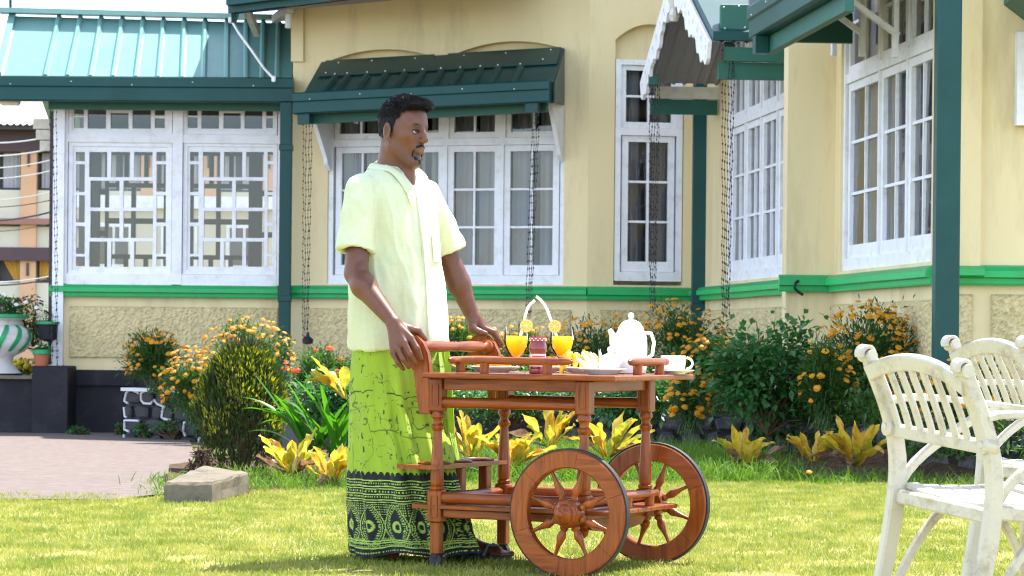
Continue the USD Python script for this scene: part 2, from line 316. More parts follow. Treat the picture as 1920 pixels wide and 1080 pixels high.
# ---- left bay with the lattice windows
cb = B()
zb = lambda y: BAY.z(300, y)
BAY.box(cb, 0.10, BAY.L, 0.455, BZ0 + .004, -0.2, 0.0)
part(house, 'bay_wall', cb, M['wall'])
stucco(BAY, BAY.u(130, 620), BAY.u(522, 620), 0.575, 1.095, 1)
band(BAY, -0.02, BAY.u(522, 545))
pl = B(); BAY.box(pl, 0.10, BAY.u(256, 760), -0.6, 0.455, -0.2, 0.03); BAY.box(pl, 0.10, BAY.u(253, 720), 0.30, 0.42, 0.03, 0.06)
part(house, 'plinth', pl, M['plinth'])
pl = B(); BAY.box(pl, BAY.u(256, 760), BAY.L, -0.6, 0.455, -0.2, 0.0); part(house, 'plinth', pl, M['plinth'])
po = B(); BAY.box(po, BAY.u(101, 400), BAY.u(122, 400), 0.50, 3.08, -0.06, 0.07); part(house, 'corner_post', po, M['white'])
po = B(); BAY.box(po, BAY.u(94, 400), BAY.u(101, 400), 0.50, 3.05, -0.04, 0.05); part(house, 'corner_trim', po, M['darkframe'])
def lattice(rects, x0, x1, y0, y1, d0, d1, wall=BAY):
    out = [wall.at(x0, y1), wall.at(x1, y0)]; poly = sbox(out[0][0], out[0][1], out[1][0], out[1][1]); holes = []
    for a, t, c, bt in rects:
        p, q = wall.at(a, bt), wall.at(c, t); holes.append((p[0], p[1], q[0], q[1])); poly = poly.difference(sbox(*holes[-1]))
    return poly, holes
def pattern(x, w=172):
    k = w / 172.0; r = []
    for t, bt in ((285, 302), (308, 360), (366, 417), (424, 476), (481, 499)): r += [(x + 2, t, x + 19 * k, bt), (x + 153 * k, t, x + 171 * k, bt)]
    for a, c in ((27, 61), (68, 104), (111, 146)): r += [(x + a * k, 285, x + c * k, 332), (x + a * k, 453, x + c * k, 500)]
    for a, c in ((29, 84), (91, 147)): r += [(x + a * k, 339, x + c * k, 389), (x + a * k, 396, x + c * k, 446)]
    return r
def patterntop(x, w=172):
    k = w / 172.0; r = []
    for t, bt in ((203, 217), (222, 240)): r += [(x - 2, t - 2, x + 17 * k, bt), (x + 150 * k, t, x + 169 * k, bt)]
    r += [(x + 24 * k, 201, x + 59 * k, 241), (x + 67 * k, 212, x + 101 * k, 241), (x + 67 * k, 201, x + 101 * k, 206), (x + 108 * k, 201, x + 143 * k, 241)]
    return r
for xs, xe, lx, lw in ((124, 326, 140, 172), (339, 523, 354, 166)):
    for pat, y0, y1, nm in ((pattern(lx, lw), 268, 514, 'lattice_window'), (patterntop(lx, lw), 196, 252, 'lattice_transom')):
        poly, holes = lattice(pat, xs + 3, xe - 3, y0, y1, 0, 0); b = B(); BAY.prism(b, poly, -0.045, -0.005)
        win = part(house, nm, b, M['white'])
        o = BAY.at(xs + 3, y1), BAY.at(xe - 3, y0); b = B(); e = 0.012
        for i in (0, 1):
            uu = o[i][0]; BAY.box(b, uu - (0 if i == 0 else e + .03), uu + (e + .03 if i == 0 else 0), o[0][1], o[1][1], -0.004, 0.010)
        BAY.box(b, o[0][0] + .042, o[1][0] - .042, o[0][1], o[0][1] + .042, -0.004, 0.009); BAY.box(b, o[0][0] + .042, o[1][0] - .042, o[1][1] - .042, o[1][1], -0.004, 0.009)
        part(win, 'frame', b, M['white'])
        for h in holes:
            g = B().add([BAY.p(h[0], h[1], -.03), BAY.p(h[2], h[1], -.03), BAY.p(h[2], h[3], -.03), BAY.p(h[0], h[3], -.03)], [[0, 1, 2, 3]]); part(win, 'pane', g, M['pane'])
b = B(); z1, z0 = BAY.z(300, 196), BZ1 + .01
for x0, x1, ex in ((121, 127, 0), (323, 342, .01), (520, 528, 0)): BAY.box(b, BAY.u(x0), BAY.u(x1), z0, z1, -0.06, 0.03 + ex)
for y0, y1, ex in ((252, 268, .028), (514, 541, .034)):
    for x0, x1 in ((127, 323), (342, 520)): BAY.box(b, BAY.u(x0), BAY.u(x1), BAY.z(300, y1), BAY.z(300, y0), -0.055, ex)
part(house, 'window_surround', b, M['white'])
# the far side of the bay: a dark lattice seen against the light
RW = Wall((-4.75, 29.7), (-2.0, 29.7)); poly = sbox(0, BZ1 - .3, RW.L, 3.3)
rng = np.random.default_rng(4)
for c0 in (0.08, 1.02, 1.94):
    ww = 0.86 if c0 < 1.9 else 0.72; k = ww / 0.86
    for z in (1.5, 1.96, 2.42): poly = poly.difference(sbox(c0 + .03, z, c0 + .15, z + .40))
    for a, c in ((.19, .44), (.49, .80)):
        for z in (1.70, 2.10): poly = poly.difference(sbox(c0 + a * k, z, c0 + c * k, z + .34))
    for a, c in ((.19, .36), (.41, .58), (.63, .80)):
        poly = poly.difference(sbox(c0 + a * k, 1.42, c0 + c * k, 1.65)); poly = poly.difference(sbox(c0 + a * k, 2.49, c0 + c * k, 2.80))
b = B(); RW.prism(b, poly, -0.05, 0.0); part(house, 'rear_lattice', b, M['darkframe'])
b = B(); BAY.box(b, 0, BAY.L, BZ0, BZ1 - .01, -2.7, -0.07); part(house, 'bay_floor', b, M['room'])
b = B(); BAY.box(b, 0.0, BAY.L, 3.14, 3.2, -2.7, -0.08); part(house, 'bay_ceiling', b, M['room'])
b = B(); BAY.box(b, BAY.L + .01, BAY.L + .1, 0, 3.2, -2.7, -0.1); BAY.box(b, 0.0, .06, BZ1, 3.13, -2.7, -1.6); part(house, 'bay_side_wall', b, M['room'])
# bay roof: sheets, ribs, ridge, verge, gutter
g0, g1 = W(-6, 143, 26.62), W(547, 152, 26.62); r0, r1 = W(22, 30, 27.45), W(552, 44, 27.45)
ribs_e = [-4, 85, 127, 170, 212, 255, 297, 342, 382, 425, 462, 492, 520, 547]; ribs_t = [24, 111, 151, 190, 230, 269, 307, 346, 385, 426, 462, 494, 523, 552]
E = [W(x, 143 + 9 * (x + 6) / 553, 26.62) for x in ribs_e]; T = [W(x, 30 + 14 * (x - 22) / 530, 27.45) for x in ribs_t]
for i in range(len(E) - 1):
    nrm = unit(np.cross(E[i + 1] - E[i], T[i] - E[i])); q = [E[i], E[i + 1], T[i + 1], T[i]]
    b = B().add(q + [x - nrm * .004 for x in q], [[0, 1, 2, 3], [7, 6, 5, 4], [0, 4, 5, 1], [1, 5, 6, 2], [2, 6, 7, 3], [3, 7, 4, 0]]); part(house, 'roof_sheet', b, M['roof'])
    if i:
        sd = unit(E[i + 1] - E[i]); b = B(); rg = []
        for P_ in (E[i], T[i]): rg.append(np.array([P_ - sd * .032 + nrm * .001, P_ - sd * .012 + nrm * .036, P_ + sd * .012 + nrm * .036, P_ + sd * .032 + nrm * .001]))
        part(house, 'roof_rib', b.rings(rg), M['roof'])
up = np.array([0, 0, 1.0])
b = B().beam(r0 + up * .03 + [-.12, -.03, .02], r1 + up * .03 + [0, -.03, .02], .17, .05); part(house, 'ridge_cap', b, M['roof'])
b = B().beam(E[0] + up * .02, T[0] + up * .02, .07, .05); part(house, 'verge_trim', b, M['roof'])
back = [r0, r1, r1 + [0, 2.6, -1.0], r0 + [0, 2.6, -1.0]]; b = B().add(back + [x - up * .02 for x in back], [[0, 1, 2, 3], [7, 6, 5, 4], [0, 4, 5, 1], [1, 5, 6, 2], [2, 6, 7, 3], [3, 7, 4, 0]]); part(house, 'rear_roof_slope', b, M['roof'])
BG = 0.52; gz = lambda x, y: BAY.at(x, y, BG)
a, c = gz(-20, 188), gz(549, 192); gutter(BAY, a[0], a[1], c[0], c[1], BG, 0.245)
a, c = BAY.at(90, 203, .30), BAY.at(526, 207, .30); b = B().beam(BAY.p(a[0], a[1] + .05, .25), BAY.p(c[0], c[1] + .05, .25), .06, .11); part(house, 'eave_beam', b, M['green_beam'])
b = B(); BAY.box(b, -0.1, BAY.L, 3.20, 3.23, 0.0, BG - .12); part(house, 'eave_soffit', b, M['soffit'])
q = W(22, 190, 26.7); b = B().cbox(q - [.11, .1, .045], q + [.09, .02, .045], .02); part(house, 'rafter_end', b, M['cream_trim'])
b = B()
for k, (zz, ln) in enumerate(((2.93, .32), (2.82, .29), (2.71, .25))): b.box([BAY.p(0, 0)[0] - ln + .1, 27.05, zz - .05], [BAY.p(0, 0)[0] + .07, 27.09, zz + .05])
part(house, 'side_weatherboard', b, M['cream_trim'])
def downpipe(x, y0, y1, D, w, m='teal', collar=()):
    a, c = W(x, y0, D), W(x, y1, D); a[0] = c[0] = (a[0] + c[0]) / 2
    b = B().cbox([a[0] - w / 2, D - w / 2, min(a[2], c[2])], [a[0] + w / 2, D + w / 2, max(a[2], c[2])], .008); p = part(house, 'downpipe', b, M[m])
    for y in collar:
        q = W(x, y, D); b = B().cbox([a[0] - w / 2 - .008, D - w / 2 - .008, q[2] - .03], [a[0] + w / 2 + .008, D + w / 2 + .008, q[2] + .03], .004); part(p, 'collar', b, M[m])
    return p
downpipe(535, 192, 720, 26.52, 0.118, collar=(277, 560))

# ---- main wall with the twin arches
uc = lambda x, y=400: CEN.u(x, y); u0c, u1c = uc(614, 400), uc(1057, 400); zs = CEN.z(830, 533)
def arch(x0, x1, ys, yc, ye):
    a, m_, c = CEN.at(x0, ys), CEN.at((x0 + x1) / 2, yc), CEN.at(x1, ye); t = np.linspace(0, 1, 14); zb_ = 3.2
    k = m_[1] - (a[1] + c[1]) / 2
    return Polygon([(a[0], zb_)] + [(a[0] + (c[0] - a[0]) * s_, a[1] + (c[1] - a[1]) * s_ + k * 4 * s_ * (1 - s_)) for s_ in t] + [(c[0], zb_)])
A1, A2 = arch(600, 815, 122, 93, 107), arch(838, 1058, 108, 78, 92)
poly = sbox(-0.02, 0.0, CEN.L, 4.75).difference(sbox(u0c, zs, u1c, 3.3)).difference(A1).difference(A2)
b = B(); CEN.prism(b, poly, -0.22, 0.0); part(house, 'main_wall', b, M['wall'])
b = B(); CEN.box(b, u0c - .1, u1c + .1, 3.32, 3.95, -0.20, -0.11); part(house, 'arch_recess', b, M['wall'])
b = B(); CEN.prism(b, Polygon([CEN.at(x, y) for x, y in ((548, -20), (571, -20), (571, 116), (548, 116))]), 0.002, 0.035); part(house, 'pilaster', b, M['wall'])
band(CEN, -0.02, CEN.L + .012); stucco(CEN, 0.12, CEN.L - .16, 0.2, 1.095, 2)
casements(CEN, 'window', [uc(x) for x in (623, 728, 833, 939, 1049)], zs + .09, CEN.z(830, 266), CEN.z(830, 168), 2, 3, 1, label=None, seed=3)
# awning over it
AD = 0.85; ga, gb_ = CEN.at(549, 214, AD), CEN.at(1029, 191, AD); gutter(CEN, ga[0], ga[1], gb_[0], gb_[1], AD, 0.205, 'awning_gutter')
ta, tb = CEN.at(603, 116, .03), CEN.at(1058, 90, .03); ea, eb = (ga[0] + .06, ga[1] + .19, AD - .1), (gb_[0] + .02, gb_[1] + .19, AD - .1)
TA, TB, EA, EB = CEN.p(ta[0], ta[1], .03), CEN.p(tb[0], tb[1], .03), CEN.p(*ea), CEN.p(*eb)
nrm = unit(np.cross(EB - EA, TA - EA)); n_ = 13
for i in range(n_):
    s0, s1 = i / n_, (i + 1) / n_; q = [EA + (EB - EA) * s0, EA + (EB - EA) * s1, TA + (TB - TA) * s1, TA + (TB - TA) * s0]
    b = B().add(q + [x - nrm * .006 for x in q], [[0, 1, 2, 3], [7, 6, 5, 4], [0, 4, 5, 1], [1, 5, 6, 2], [2, 6, 7, 3], [3, 7, 4, 0]]); part(house, 'awning_sheet', b, M['teal'])
for x in (613, 637, 676, 711, 748, 783, 818, 855, 893, 926, 968):
    s_ = (x - 603) / (1010 - 603); sd = unit(EB - EA); p0 = EA + (EB - EA) * (.06 + s_ * .86); p1 = p0 + (TA + (TB - TA) * (.10 + s_ * .86) - p0) * .47
    rg = [np.array([P_ - sd * .034 + nrm * .001, P_ - sd * .012 + nrm * .04, P_ + sd * .012 + nrm * .04, P_ + sd * .034 + nrm * .001]) for P_ in (p0, p1)]
    rb = part(house, 'awning_rib', B().rings(rg), M['teal']); part(rb, 'screw', B().ball(p1 + nrm * .045, .008, 1), M['screw'])
m0, m1 = EA + (TA - EA) * .5, EB + (TB - EB) * .5
q = [m0 + (m1 - m0) * .05 + nrm * .012, m0 + (m1 - m0) * .95 + nrm * .012, TA + (TB - TA) * .97 + nrm * .012, TA + (TB - TA) * .03 + nrm * .012]
# flashing above the ribs, cut back at the pointed pier between the arches
b = B(); uvf = lambda s_, t: (m0 + (m1 - m0) * s_) * (1 - t) + (TA + (TB - TA) * s_) * t + nrm * .013
for s0, s1, t1 in ((.02, .475, 1.0), (.475, .53, .72), (.53, .99, 1.0)):
    b.add([uvf(s0, 0), uvf(s1, 0), uvf(s1, t1), uvf(s0, t1)], [[0, 1, 2, 3]])
fl = part(house, 'awning_flashing', b, M['teal'])
b = B(); [b.ball(uvf(s_, t) + nrm * .004, .008, 1) for s_, t in ((.08, .8), (.22, .8), (.40, .8), (.60, .8), (.77, .8), (.95, .85), (.93, .3), (.05, .2))]; part(fl, 'screw', b, M['screw'])
b = B().add([EB, EB - up * .19, TB - up * .55, TB], [[0, 1, 2, 3]]).add([EB + CEN.U * .006, EB + CEN.U * .006 - up * .19, TB + CEN.U * .006 - up * .55, TB + CEN.U * .006], [[3, 2, 1, 0]]); part(house, 'awning_end', b, M['teal'])
a, c = CEN.at(560, 226, .62), CEN.at(1026, 204, .62); b = B().beam(CEN.p(a[0], a[1] + .02, .62), CEN.p(c[0], c[1] + .03, .62), .07, .12); part(house, 'awning_beam', b, M['green_beam'])
for x0, y0, y1, dp in ((616, 236, 320, .12), (1052, 200, 303, .14)):
    a = CEN.at(x0, y1, .02); t = CEN.at(x0, y0, .02); b = B(); w_ = .04
    b.prism([(0.01, a[1] - .0), (dp * .75, a[1] + .06), (dp, a[1] + .12), (dp + .30, t[1]), (dp + .30, t[1] + .1), (0.01, t[1] + .1)], CEN.p(a[0] - w_ / 2, 0, 0), CEN.n, [0, 0, 1], CEN.U * w_); part(house, 'awning_bracket', b, M['white'])
for x, y, dd in ((570, 214, .80), (997, 192, .80)):
    a = CEN.at(x, y + 10, dd); b = B(); CEN.box(b, a[0] - .06, a[0] + .06, a[1] - .04, a[1] + .06, dd - .09, dd + .02); part(house, 'gutter_outlet', b, M['teal'])

# ---- canted corner wall with the narrow window
q0, q1 = CHA.u(1152), CHA.u(1280); zsill, zt, ztop = CHA.z(1210, 535), CHA.z(1210, 247), CHA.z(1210, 122)
t = np.linspace(0, 1, 14); ac = [(q0 - .005 + (q1 - q0 + .01) * s_, 3.70 + .16 * 4 * s_ * (1 - s_)) for s_ in t]
poly = sbox(0.0, 0, CHA.L + .02, 4.75).difference(Polygon([(q0 - .005, zsill)] + ac + [(q1 + .005, zsill)]))
b = B(); CHA.prism(b, poly, -0.22, -0.001); part(house, 'corner_wall', b, M['wall'])
b = B(); CHA.box(b, q0 - .1, q1 + .1, ztop + .04, 4.0, -0.2, -0.10); part(house, 'arch_recess', b, M['wall'])
casements(CHA, 'window', [q0 + .06, q1 - .06], zsill + .13, zt, ztop, 2, 3, 2, d=-.06, seed=8)
band(CHA, -.012, CHA.L - .03); stucco(CHA, .12, CHA.L - .1, 0.2, 1.095, 3)
downpipe(1311, 148, 640, 25.55, 0.135, collar=(575,))

# ---- wing wall one: four casements, its gabled hood
def wingwall(wall, zs_, ztp, a, c, name):
    poly = sbox(0, 0, wall.L, 4.3 if wall is W1 else 3.66).difference(sbox(a, zs_, c, min(ztp, 3.615))); b = B(); wall.prism(b, poly, -0.22, 0.0); part(house, name, b, M['wall'])
c1 = [W1.u(x, 400) for x in (1362,)]; a = c1[0]; wid = (W1.u(1466, 400) - a) / 3.55
cols = [a + wid * k for k in range(5)]; z_s, z_t = 1.345, 2.775
wingwall(W1, z_s, 3.62, cols[0] - .055, cols[-1] + .055, 'wing_wall'); casements(W1, 'window', cols, z_s + .09, z_t, 3.57, 2, 3, 2, seed=11)
band(W1, -.05, W1.L + .01); stucco(W1, .3, W1.L - .1, 0.2, 1.095, 4)
pr = B(); pc = [W(1470, 400, 20.62)[0], W(1570, 400, 20.40)[0]]; pr.box([pc[0], 20.40, 0], [pc[1], 20.72, 3.66]); part(house, 'pier', pr, M['wall'])
b = B(); PW = Wall((pc[0] - .0, 20.40), (pc[1], 20.40)); band(PW, -.06, PW.L + .03)
a, c = W(1497, 526, 20.30), W(1505, 552, 20.30); b = B().tube([W(1498, 526, 20.28), W(1492, 530, 20.28), W(1490, 540, 20.27), W(1496, 547, 20.28), W(1506, 553, 20.28)], .012, 6); part(house, 'black_mend', b, M['plinth'])
# ---- wing wall two: three casements, awning
e = [W2.u(x, 400) for x in (1578, 1638, 1690, 1742)]; wingwall(W2, z_s, 3.62, e[0] - .055, e[-1] + .055, 'wing_wall')
casements(W2, 'window', e, z_s + .09, 2.785, 3.57, 2, 3, 2, seed=12); band(W2, -.05, W2.L + .03); stucco(W2, .15, W2.L - .02, 0.2, 1.095, 5)
downpipe(1775, -60, 760, 16.75, 0.150)
# ---- end wall at the right
b = B(); W3.box(b, 0.0, W3.L, 0, 3.66, -0.3, 0.0); W3.box(b, 0.03, W3.u(1838, 300), BZ1, 3.66, 0.0, 0.04); part(house, 'end_wall', b, M['wall'])
band(W3, -.05, W3.L); b = B(); W3.profile(b, [(0.085, BZ0 + .05), (0.13, BZ0 + .06), (.13, BZ1 - .02), (.085, BZ1)], -.08, W3.u(1840, 500)); part(house, 'sill_band', b, M['band'])
stucco(W3, W3.u(1858, 580), W3.L - .1, 0.2, W3.z(1880, 552), 6); stucco(W3, .01, W3.u(1824, 580), 0.2, W3.z(1880, 552), 7)
a, c = W3.at(1903, 236, .03), W3.at(1960, 62, .03); b = B(); W3.box(b, a[0], c[0], a[1], c[1], 0.002, .09); part(house, 'window_bracket', b, M['white'])
a = W(1893, 2, 17.0); b = B().prism([(0, .25), (0, .0), (.16, -.12), (.5, -.4), (.5, .25)], [a[0], 17.2, a[2]], [1, 0, 0], [0, 0, 1], [0, -.6, 0]); part(house, 'awning_end', b, M['green_beam'])

# ---- gabled hood over wing window one
def hoodpt(u, z, d): return W1.p(u, z, d)
uL, uR = W1.u(1208, 155, .70), W1.u(1337, 80, .70); zE = 3.17; uM, zA = (uL + uR) / 2, 3.99; HD = .70
for side, (ua, ub) in enumerate(((uL, uM), (uM, uR))):
    za, zc = (zE, zA) if side == 0 else (zA, zE); q = [hoodpt(ua, za, HD), hoodpt(ub, zc, HD), hoodpt(ub, zc, 0.01), hoodpt(ua, za, 0.01)]
    b = B().add([x + up * .10 for x in q] + [x + up * .03 for x in q], [[0, 1, 2, 3], [7, 6, 5, 4], [0, 4, 5, 1], [1, 5, 6, 2], [2, 6, 7, 3], [3, 7, 4, 0]]); hs = part(house, 'hood_roof', b, M['teal'])
    b = B()
    for k in range(7):
        d0, d1 = HD * k / 7, HD * (k + .5) / 7; zz = -.012
        b.add([hoodpt(ua, za + .02, d0), hoodpt(ub, zc + .02, d0), hoodpt(ub, zc - .0, (d0 + d1) / 2), hoodpt(ua, za - .0, (d0 + d1) / 2), hoodpt(ub, zc + .02, d1), hoodpt(ua, za + .02, d1), hoodpt(ub, zc + .02, HD * (k + 1) / 7), hoodpt(ua, za + .02, HD * (k + 1) / 7)], [[0, 1, 2, 3], [3, 2, 4, 5], [5, 4, 6, 7]])
    part(hs, 'corrugated_underside', b, M['soffit'])
    # fretted bargeboard: a scalloped board with pierced holes
    ln = math.hypot(ub - ua, zc - za); tt = np.linspace(0, 1, 97); dep = .13 + .10 * np.abs(np.sin(tt * math.pi * 3.0)) ** .6 + .02 * np.sin(tt * 60)
    poly = Polygon(np.r_[np.c_[tt * ln, np.full(97, .02)], np.c_[tt[::-1] * ln, -dep[::-1]]]).buffer(0)
    for k in range(9):
        cx = ln * (k + .5) / 9; poly = poly.difference(affinity.rotate(sbox(cx - .018, -.09, cx + .018, -.05), 30)); poly = poly.difference(sbox(cx + .03, -.15, cx + .045, -.11))
    ud = unit(hoodpt(ub, zc, HD) - hoodpt(ua, za, HD)); vd = np.cross(unit(W1.n), ud) * (1 if side == 0 else 1)
    if vd[2] < 0: vd = -vd
    b = B()
    for pg in getattr(poly, 'geoms', [poly]): b.prism(pg, hoodpt(ua, za, HD + .01), ud, vd, W1.n * .03)
    part(house, 'bargeboard', b, M['white'])
b = B().lathe([(.03, 3.55), (.05, 3.60), (.03, 3.66), (.06, 3.75), (.06, 3.82), (.03, 3.9), (.03, 4.1)], 10, [*hoodpt(uM, 0, HD + .02)[:2], 0]); part(house, 'hood_pendant', b, M['cream_trim'])
for uu, nm in ((uL + .06, 'a'), (uR - .06, 'b')):
    z_ = zE - .02
    b = B(); W1.box(b, uu - .03, uu + .03, z_ - .11, z_ - .0, 0.0, HD - .10); part(house, 'hood_beam', b, M['cream_trim'] if nm == 'a' else M['green_beam'])
    b = B(); W1.box(b, uu - .08, uu - .01, z_ - .25, z_ - .115, 0.02, HD - .06); part(house, 'hood_gutter', b, M['green_beam'])
a = W(1377, 34, 21.45); b = B().cbox(a - [.115, .06, .105], a + [.115, .06, .105], .006); gb2 = part(house, 'gutter_box', b, M['green_beam'])
b = B(); [b.ball(a + [x, -.062, z], .008, 1) for x, z in ((-.09, .08), (.03, .09), (-.08, -.09), (.08, -.08))]; part(gb2, 'screw', b, M['screw'])
a = W(1368, 72, 21.45); b = B().cbox(a - [.045, .045, .07], a + [.045, .045, .07], .006); part(house, 'gutter_outlet', b, M['teal'])
a = W(1225, 150, 24.3); b = B().cbox(a - [.045, .045, .05], a + [.045, .045, .05], .006); part(house, 'gutter_outlet', b, M['green_beam'])
# ---- awning over wing window two
ga, D2 = W2.at(1404, 74, .78), .78; uE = W2.L + .25; zb2 = ga[1]
gutter(W2, ga[0], zb2, uE, zb2, D2, 0.24, 'awning_gutter', .15)
b = B(); W2.box(b, ga[0] + .12, uE, zb2 - .12, zb2 - .003, D2 - .16, D2 - .10); part(house, 'awning_beam', b, M['green_beam'])
b = B(); W2.box(b, ga[0] + .02, ga[0] + .08, zb2 - .02, zb2 + .2, 0.02, D2 - .16); part(house, 'awning_end', b, M['green_beam'])
a = W2.at(1428, 70, D2 - .05); b = B(); W2.box(b, a[0] - .06, a[0] + .06, zb2 - .13, zb2 - .004, D2 - .09, D2 + .005); part(house, 'gutter_outlet', b, M['teal'])
q = [W2.p(ga[0], zb2 + .2, D2 - .12), W2.p(uE, zb2 + .2, D2 - .12), W2.p(uE, zb2 + .62, .01), W2.p(ga[0], zb2 + .62, .01)]
b = B().add(q + [x - up * .02 for x in q], [[0, 1, 2, 3], [7, 6, 5, 4], [0, 4, 5, 1], [1, 5, 6, 2], [2, 6, 7, 3], [3, 7, 4, 0]]); part(house, 'awning_sheet', b, M['teal'])
for x in (1574, 1627, 1690):
    u_ = W2.u(x, 70, .03); b = B(); z_ = W2.z(x, 72, .03)
    b.beam(W2.p(u_, z_ + .02, .05), W2.p(u_ + .02, z_ + .36, .55), .05, .035); W2.box(b, u_ - .03, u_ + .03, z_ - .13, z_ + .45, .055, .09); part(house, 'awning_strut', b, M['white'])

# ---- main roof over everything (its left end shows at the top)
ea, eb = W(430, 22, 26.15), W(662, -6, 25.35); sl = unit(eb - ea)
far = ea + sl * 3.6
b = B().beam(ea + up * .07, far + up * .07, .05, .17); part(house, 'main_fascia', b, M['teal'])
b = B().beam(ea + [0, -.06, .10], far + [0, -.06, .10], .09, .10); part(house, 'main_gutter', b, M['teal'])
rz = 6.3
R0 = [ea + [-.02, 0, .10], far + [0, 0, .10], np.array([far[0], 32, rz]), np.array([ea[0] - .1, 31.5, rz])]
b = B().add(R0 + [x - up * .05 for x in R0], [[0, 1, 2, 3], [7, 6, 5, 4], [0, 4, 5, 1], [1, 5, 6, 2], [2, 6, 7, 3], [3, 7, 4, 0]]); part(house, 'main_roof_slope', b, M['teal'])
b = B().beam(ea + [.04, .02, .0], np.array([ea[0] - .04, 31.5, rz - .15]), .05, .22); part(house, 'barge_trim', b, M['teal'])
b = B(); v = [ea + [.02, .05, -.02], far + [0, .05, -.02], [far[0], 26.65, 4.30], [-2.19, 26.75, 4.30], [-2.25, 28.5, 4.30], [ea[0], 28.5, 4.30]]; b.add(v, [[0, 1, 2, 3], [0, 3, 4, 5]]); part(house, 'eave_soffit', b, M['soffit'])
b = B(); b.box([-2.19, 26.75, 3.0], [-2.13, 32, 5.0]); part(house, 'upper_side_wall', b, M['soffit'])
for x0, y0, x1, y1 in ((462, 16, 482, 62), (545, 14, 515, 36)):
    b = B().beam(W(x0, y0, 26.2), W(x1, y1, 27.0), .06, .08); part(house, 'rafter', b, M['cream_trim'])
R = [(2.45, 20.35), (2.78, 17.15), (6, 17.15), (6, 22), (2.4, 22)]
b = B(); b.prism(R, [0, 0, 3.665], [1, 0, 0], [0, 1, 0], [0, 0, .05]); part(house, 'wing_roof', b, M['teal'])
R = [(1.80, 25.9), (2.33, 21.0), (6, 21.0), (6, 25.9)]
b = B(); b.prism(R, [0, 0, 4.305], [1, 0, 0], [0, 1, 0], [0, 0, .05]); part(house, 'wing_roof', b, M['teal'])
R = [(-0.0, 25.5), (1.5, 25.5), (1.9, 25.92), (6, 25.92), (6, 32), (0, 32)]
b = B(); b.prism(R, [0, 0, 4.76], [1, 0, 0], [0, 1, 0], [0, 0, .06]); part(house, 'wing_roof', b, M['teal'])
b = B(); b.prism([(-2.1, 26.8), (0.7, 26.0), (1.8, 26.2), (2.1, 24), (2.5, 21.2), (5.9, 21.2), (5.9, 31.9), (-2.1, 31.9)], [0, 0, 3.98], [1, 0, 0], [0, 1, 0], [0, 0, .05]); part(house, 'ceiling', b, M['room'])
b = B(); b.box([-2.2, 31.9, 0], [6, 32, 4.7]); b.box([5.9, 17.4, 0], [6, 31.9, 3.6]); part(house, 'rear_wall', b, M['wall'])
# white conduit and its holder on the bay roof, small lamp at the corner
a = [W(434, 38, 26.5), W(448, 62, 26.3), W(470, 92, 26.28), (W(495, 128, 26.3)), W(512, 146, 26.3)]
b = B().tube(a, .013, 8); cd = part(house, 'conduit', b, M['white']); b = B().cbox(W(434, 38, 26.5) - .03, W(434, 38, 26.5) + .03, .01); part(cd, 'clip', b, M['white']); b = B().cbox(W(513, 148, 26.3) - [.02, .02, .03], W(513, 148, 26.3) + [.02, .02, .03], .008); part(cd, 'clip', b, M['white'])
b = B().lathe([(.030, -.11), (.034, -.10), (.034, .06), (.045, .07), (.045, .10), (.02, .12), (.015, .17)], 12, W(541, 32, 26.4)); part(house, 'eave_light', b, M['white'])

# ------------------------------------------------------------------ rain chains
def chain(x, y0, y1, D, offs, label, weight=False):
    top, bot = W(x, y0, D), W(x, y1, D); t = thing('rain_chain', label, 'chain', (top[0], D, bot[2]), group='rain chains hanging from the gutters')
    rng = np.random.default_rng(int(x))
    L = top[2] - bot[2]; n = int(L / 0.034)
    oct_v = np.array([[0, 0, .020], [.0068, 0, 0], [0, .003, 0], [-.0068, 0, 0], [0, -.003, 0], [0, 0, -.020]]); oct_f = np.array([[0, 1, 2], [0, 2, 3], [0, 3, 4], [0, 4, 1], [5, 2, 1], [5, 3, 2], [5, 4, 3], [5, 1, 4]])
    for o0, o1 in offs:
        b = B(); ph = rng.uniform(0, 6); zo_ = rng.uniform(0, .034); tw = rng.uniform(0, .0035)
        for i in range(n):
            s_ = i / n; ox = (o0 + (o1 - o0) * s_) * D / F + .004 * math.sin(i * .7 + ph); v = oct_v if i % 2 else oct_v[:, [1, 0, 2]]
            b.add(v + [top[0] + ox, D + .012 * math.sin(ph + o0), top[2] - zo_ - (L - .03) * s_ + tw * math.sin(i * 1.3)], oct_f)
        part(t, 'strand', b, M['chain'])
    if weight: part(t, 'weight', B().lathe([(.01, 0), (.05, .01), (.055, .05), (.02, .08), (.01, .12)], 10, bot - [0, 0, .03]), M['chain'])
    return t
chain(103, 200, 690, 26.55, [(-9, 0), (-4, 8), (3, 10)], 'black rain chain in front of the white corner post of the bay')
chain(577, 228, 640, 25.9, [(-8, -6), (-3, -2), (3, 2), (8, 4)], 'black rain chain beside the green downpipe left of the man', True)
chain(997, 205, 600, 25.05, [(2, -8), (6, -4), (10, -1), (14, 2)], 'black rain chain in front of the casements, above the juice glasses')
chain(1228, 155, 590, 24.35, [(-10, -5), (-5, -3), (0, 0), (5, 2), (9, 4)], 'black rain chain in front of the narrow corner window')
chain(1368, 85, 600, 21.4, [(-13, -9), (-7, -6), (-1, -3), (5, 0), (9, 3)], 'black rain chain below the gutter box beside the wing window')
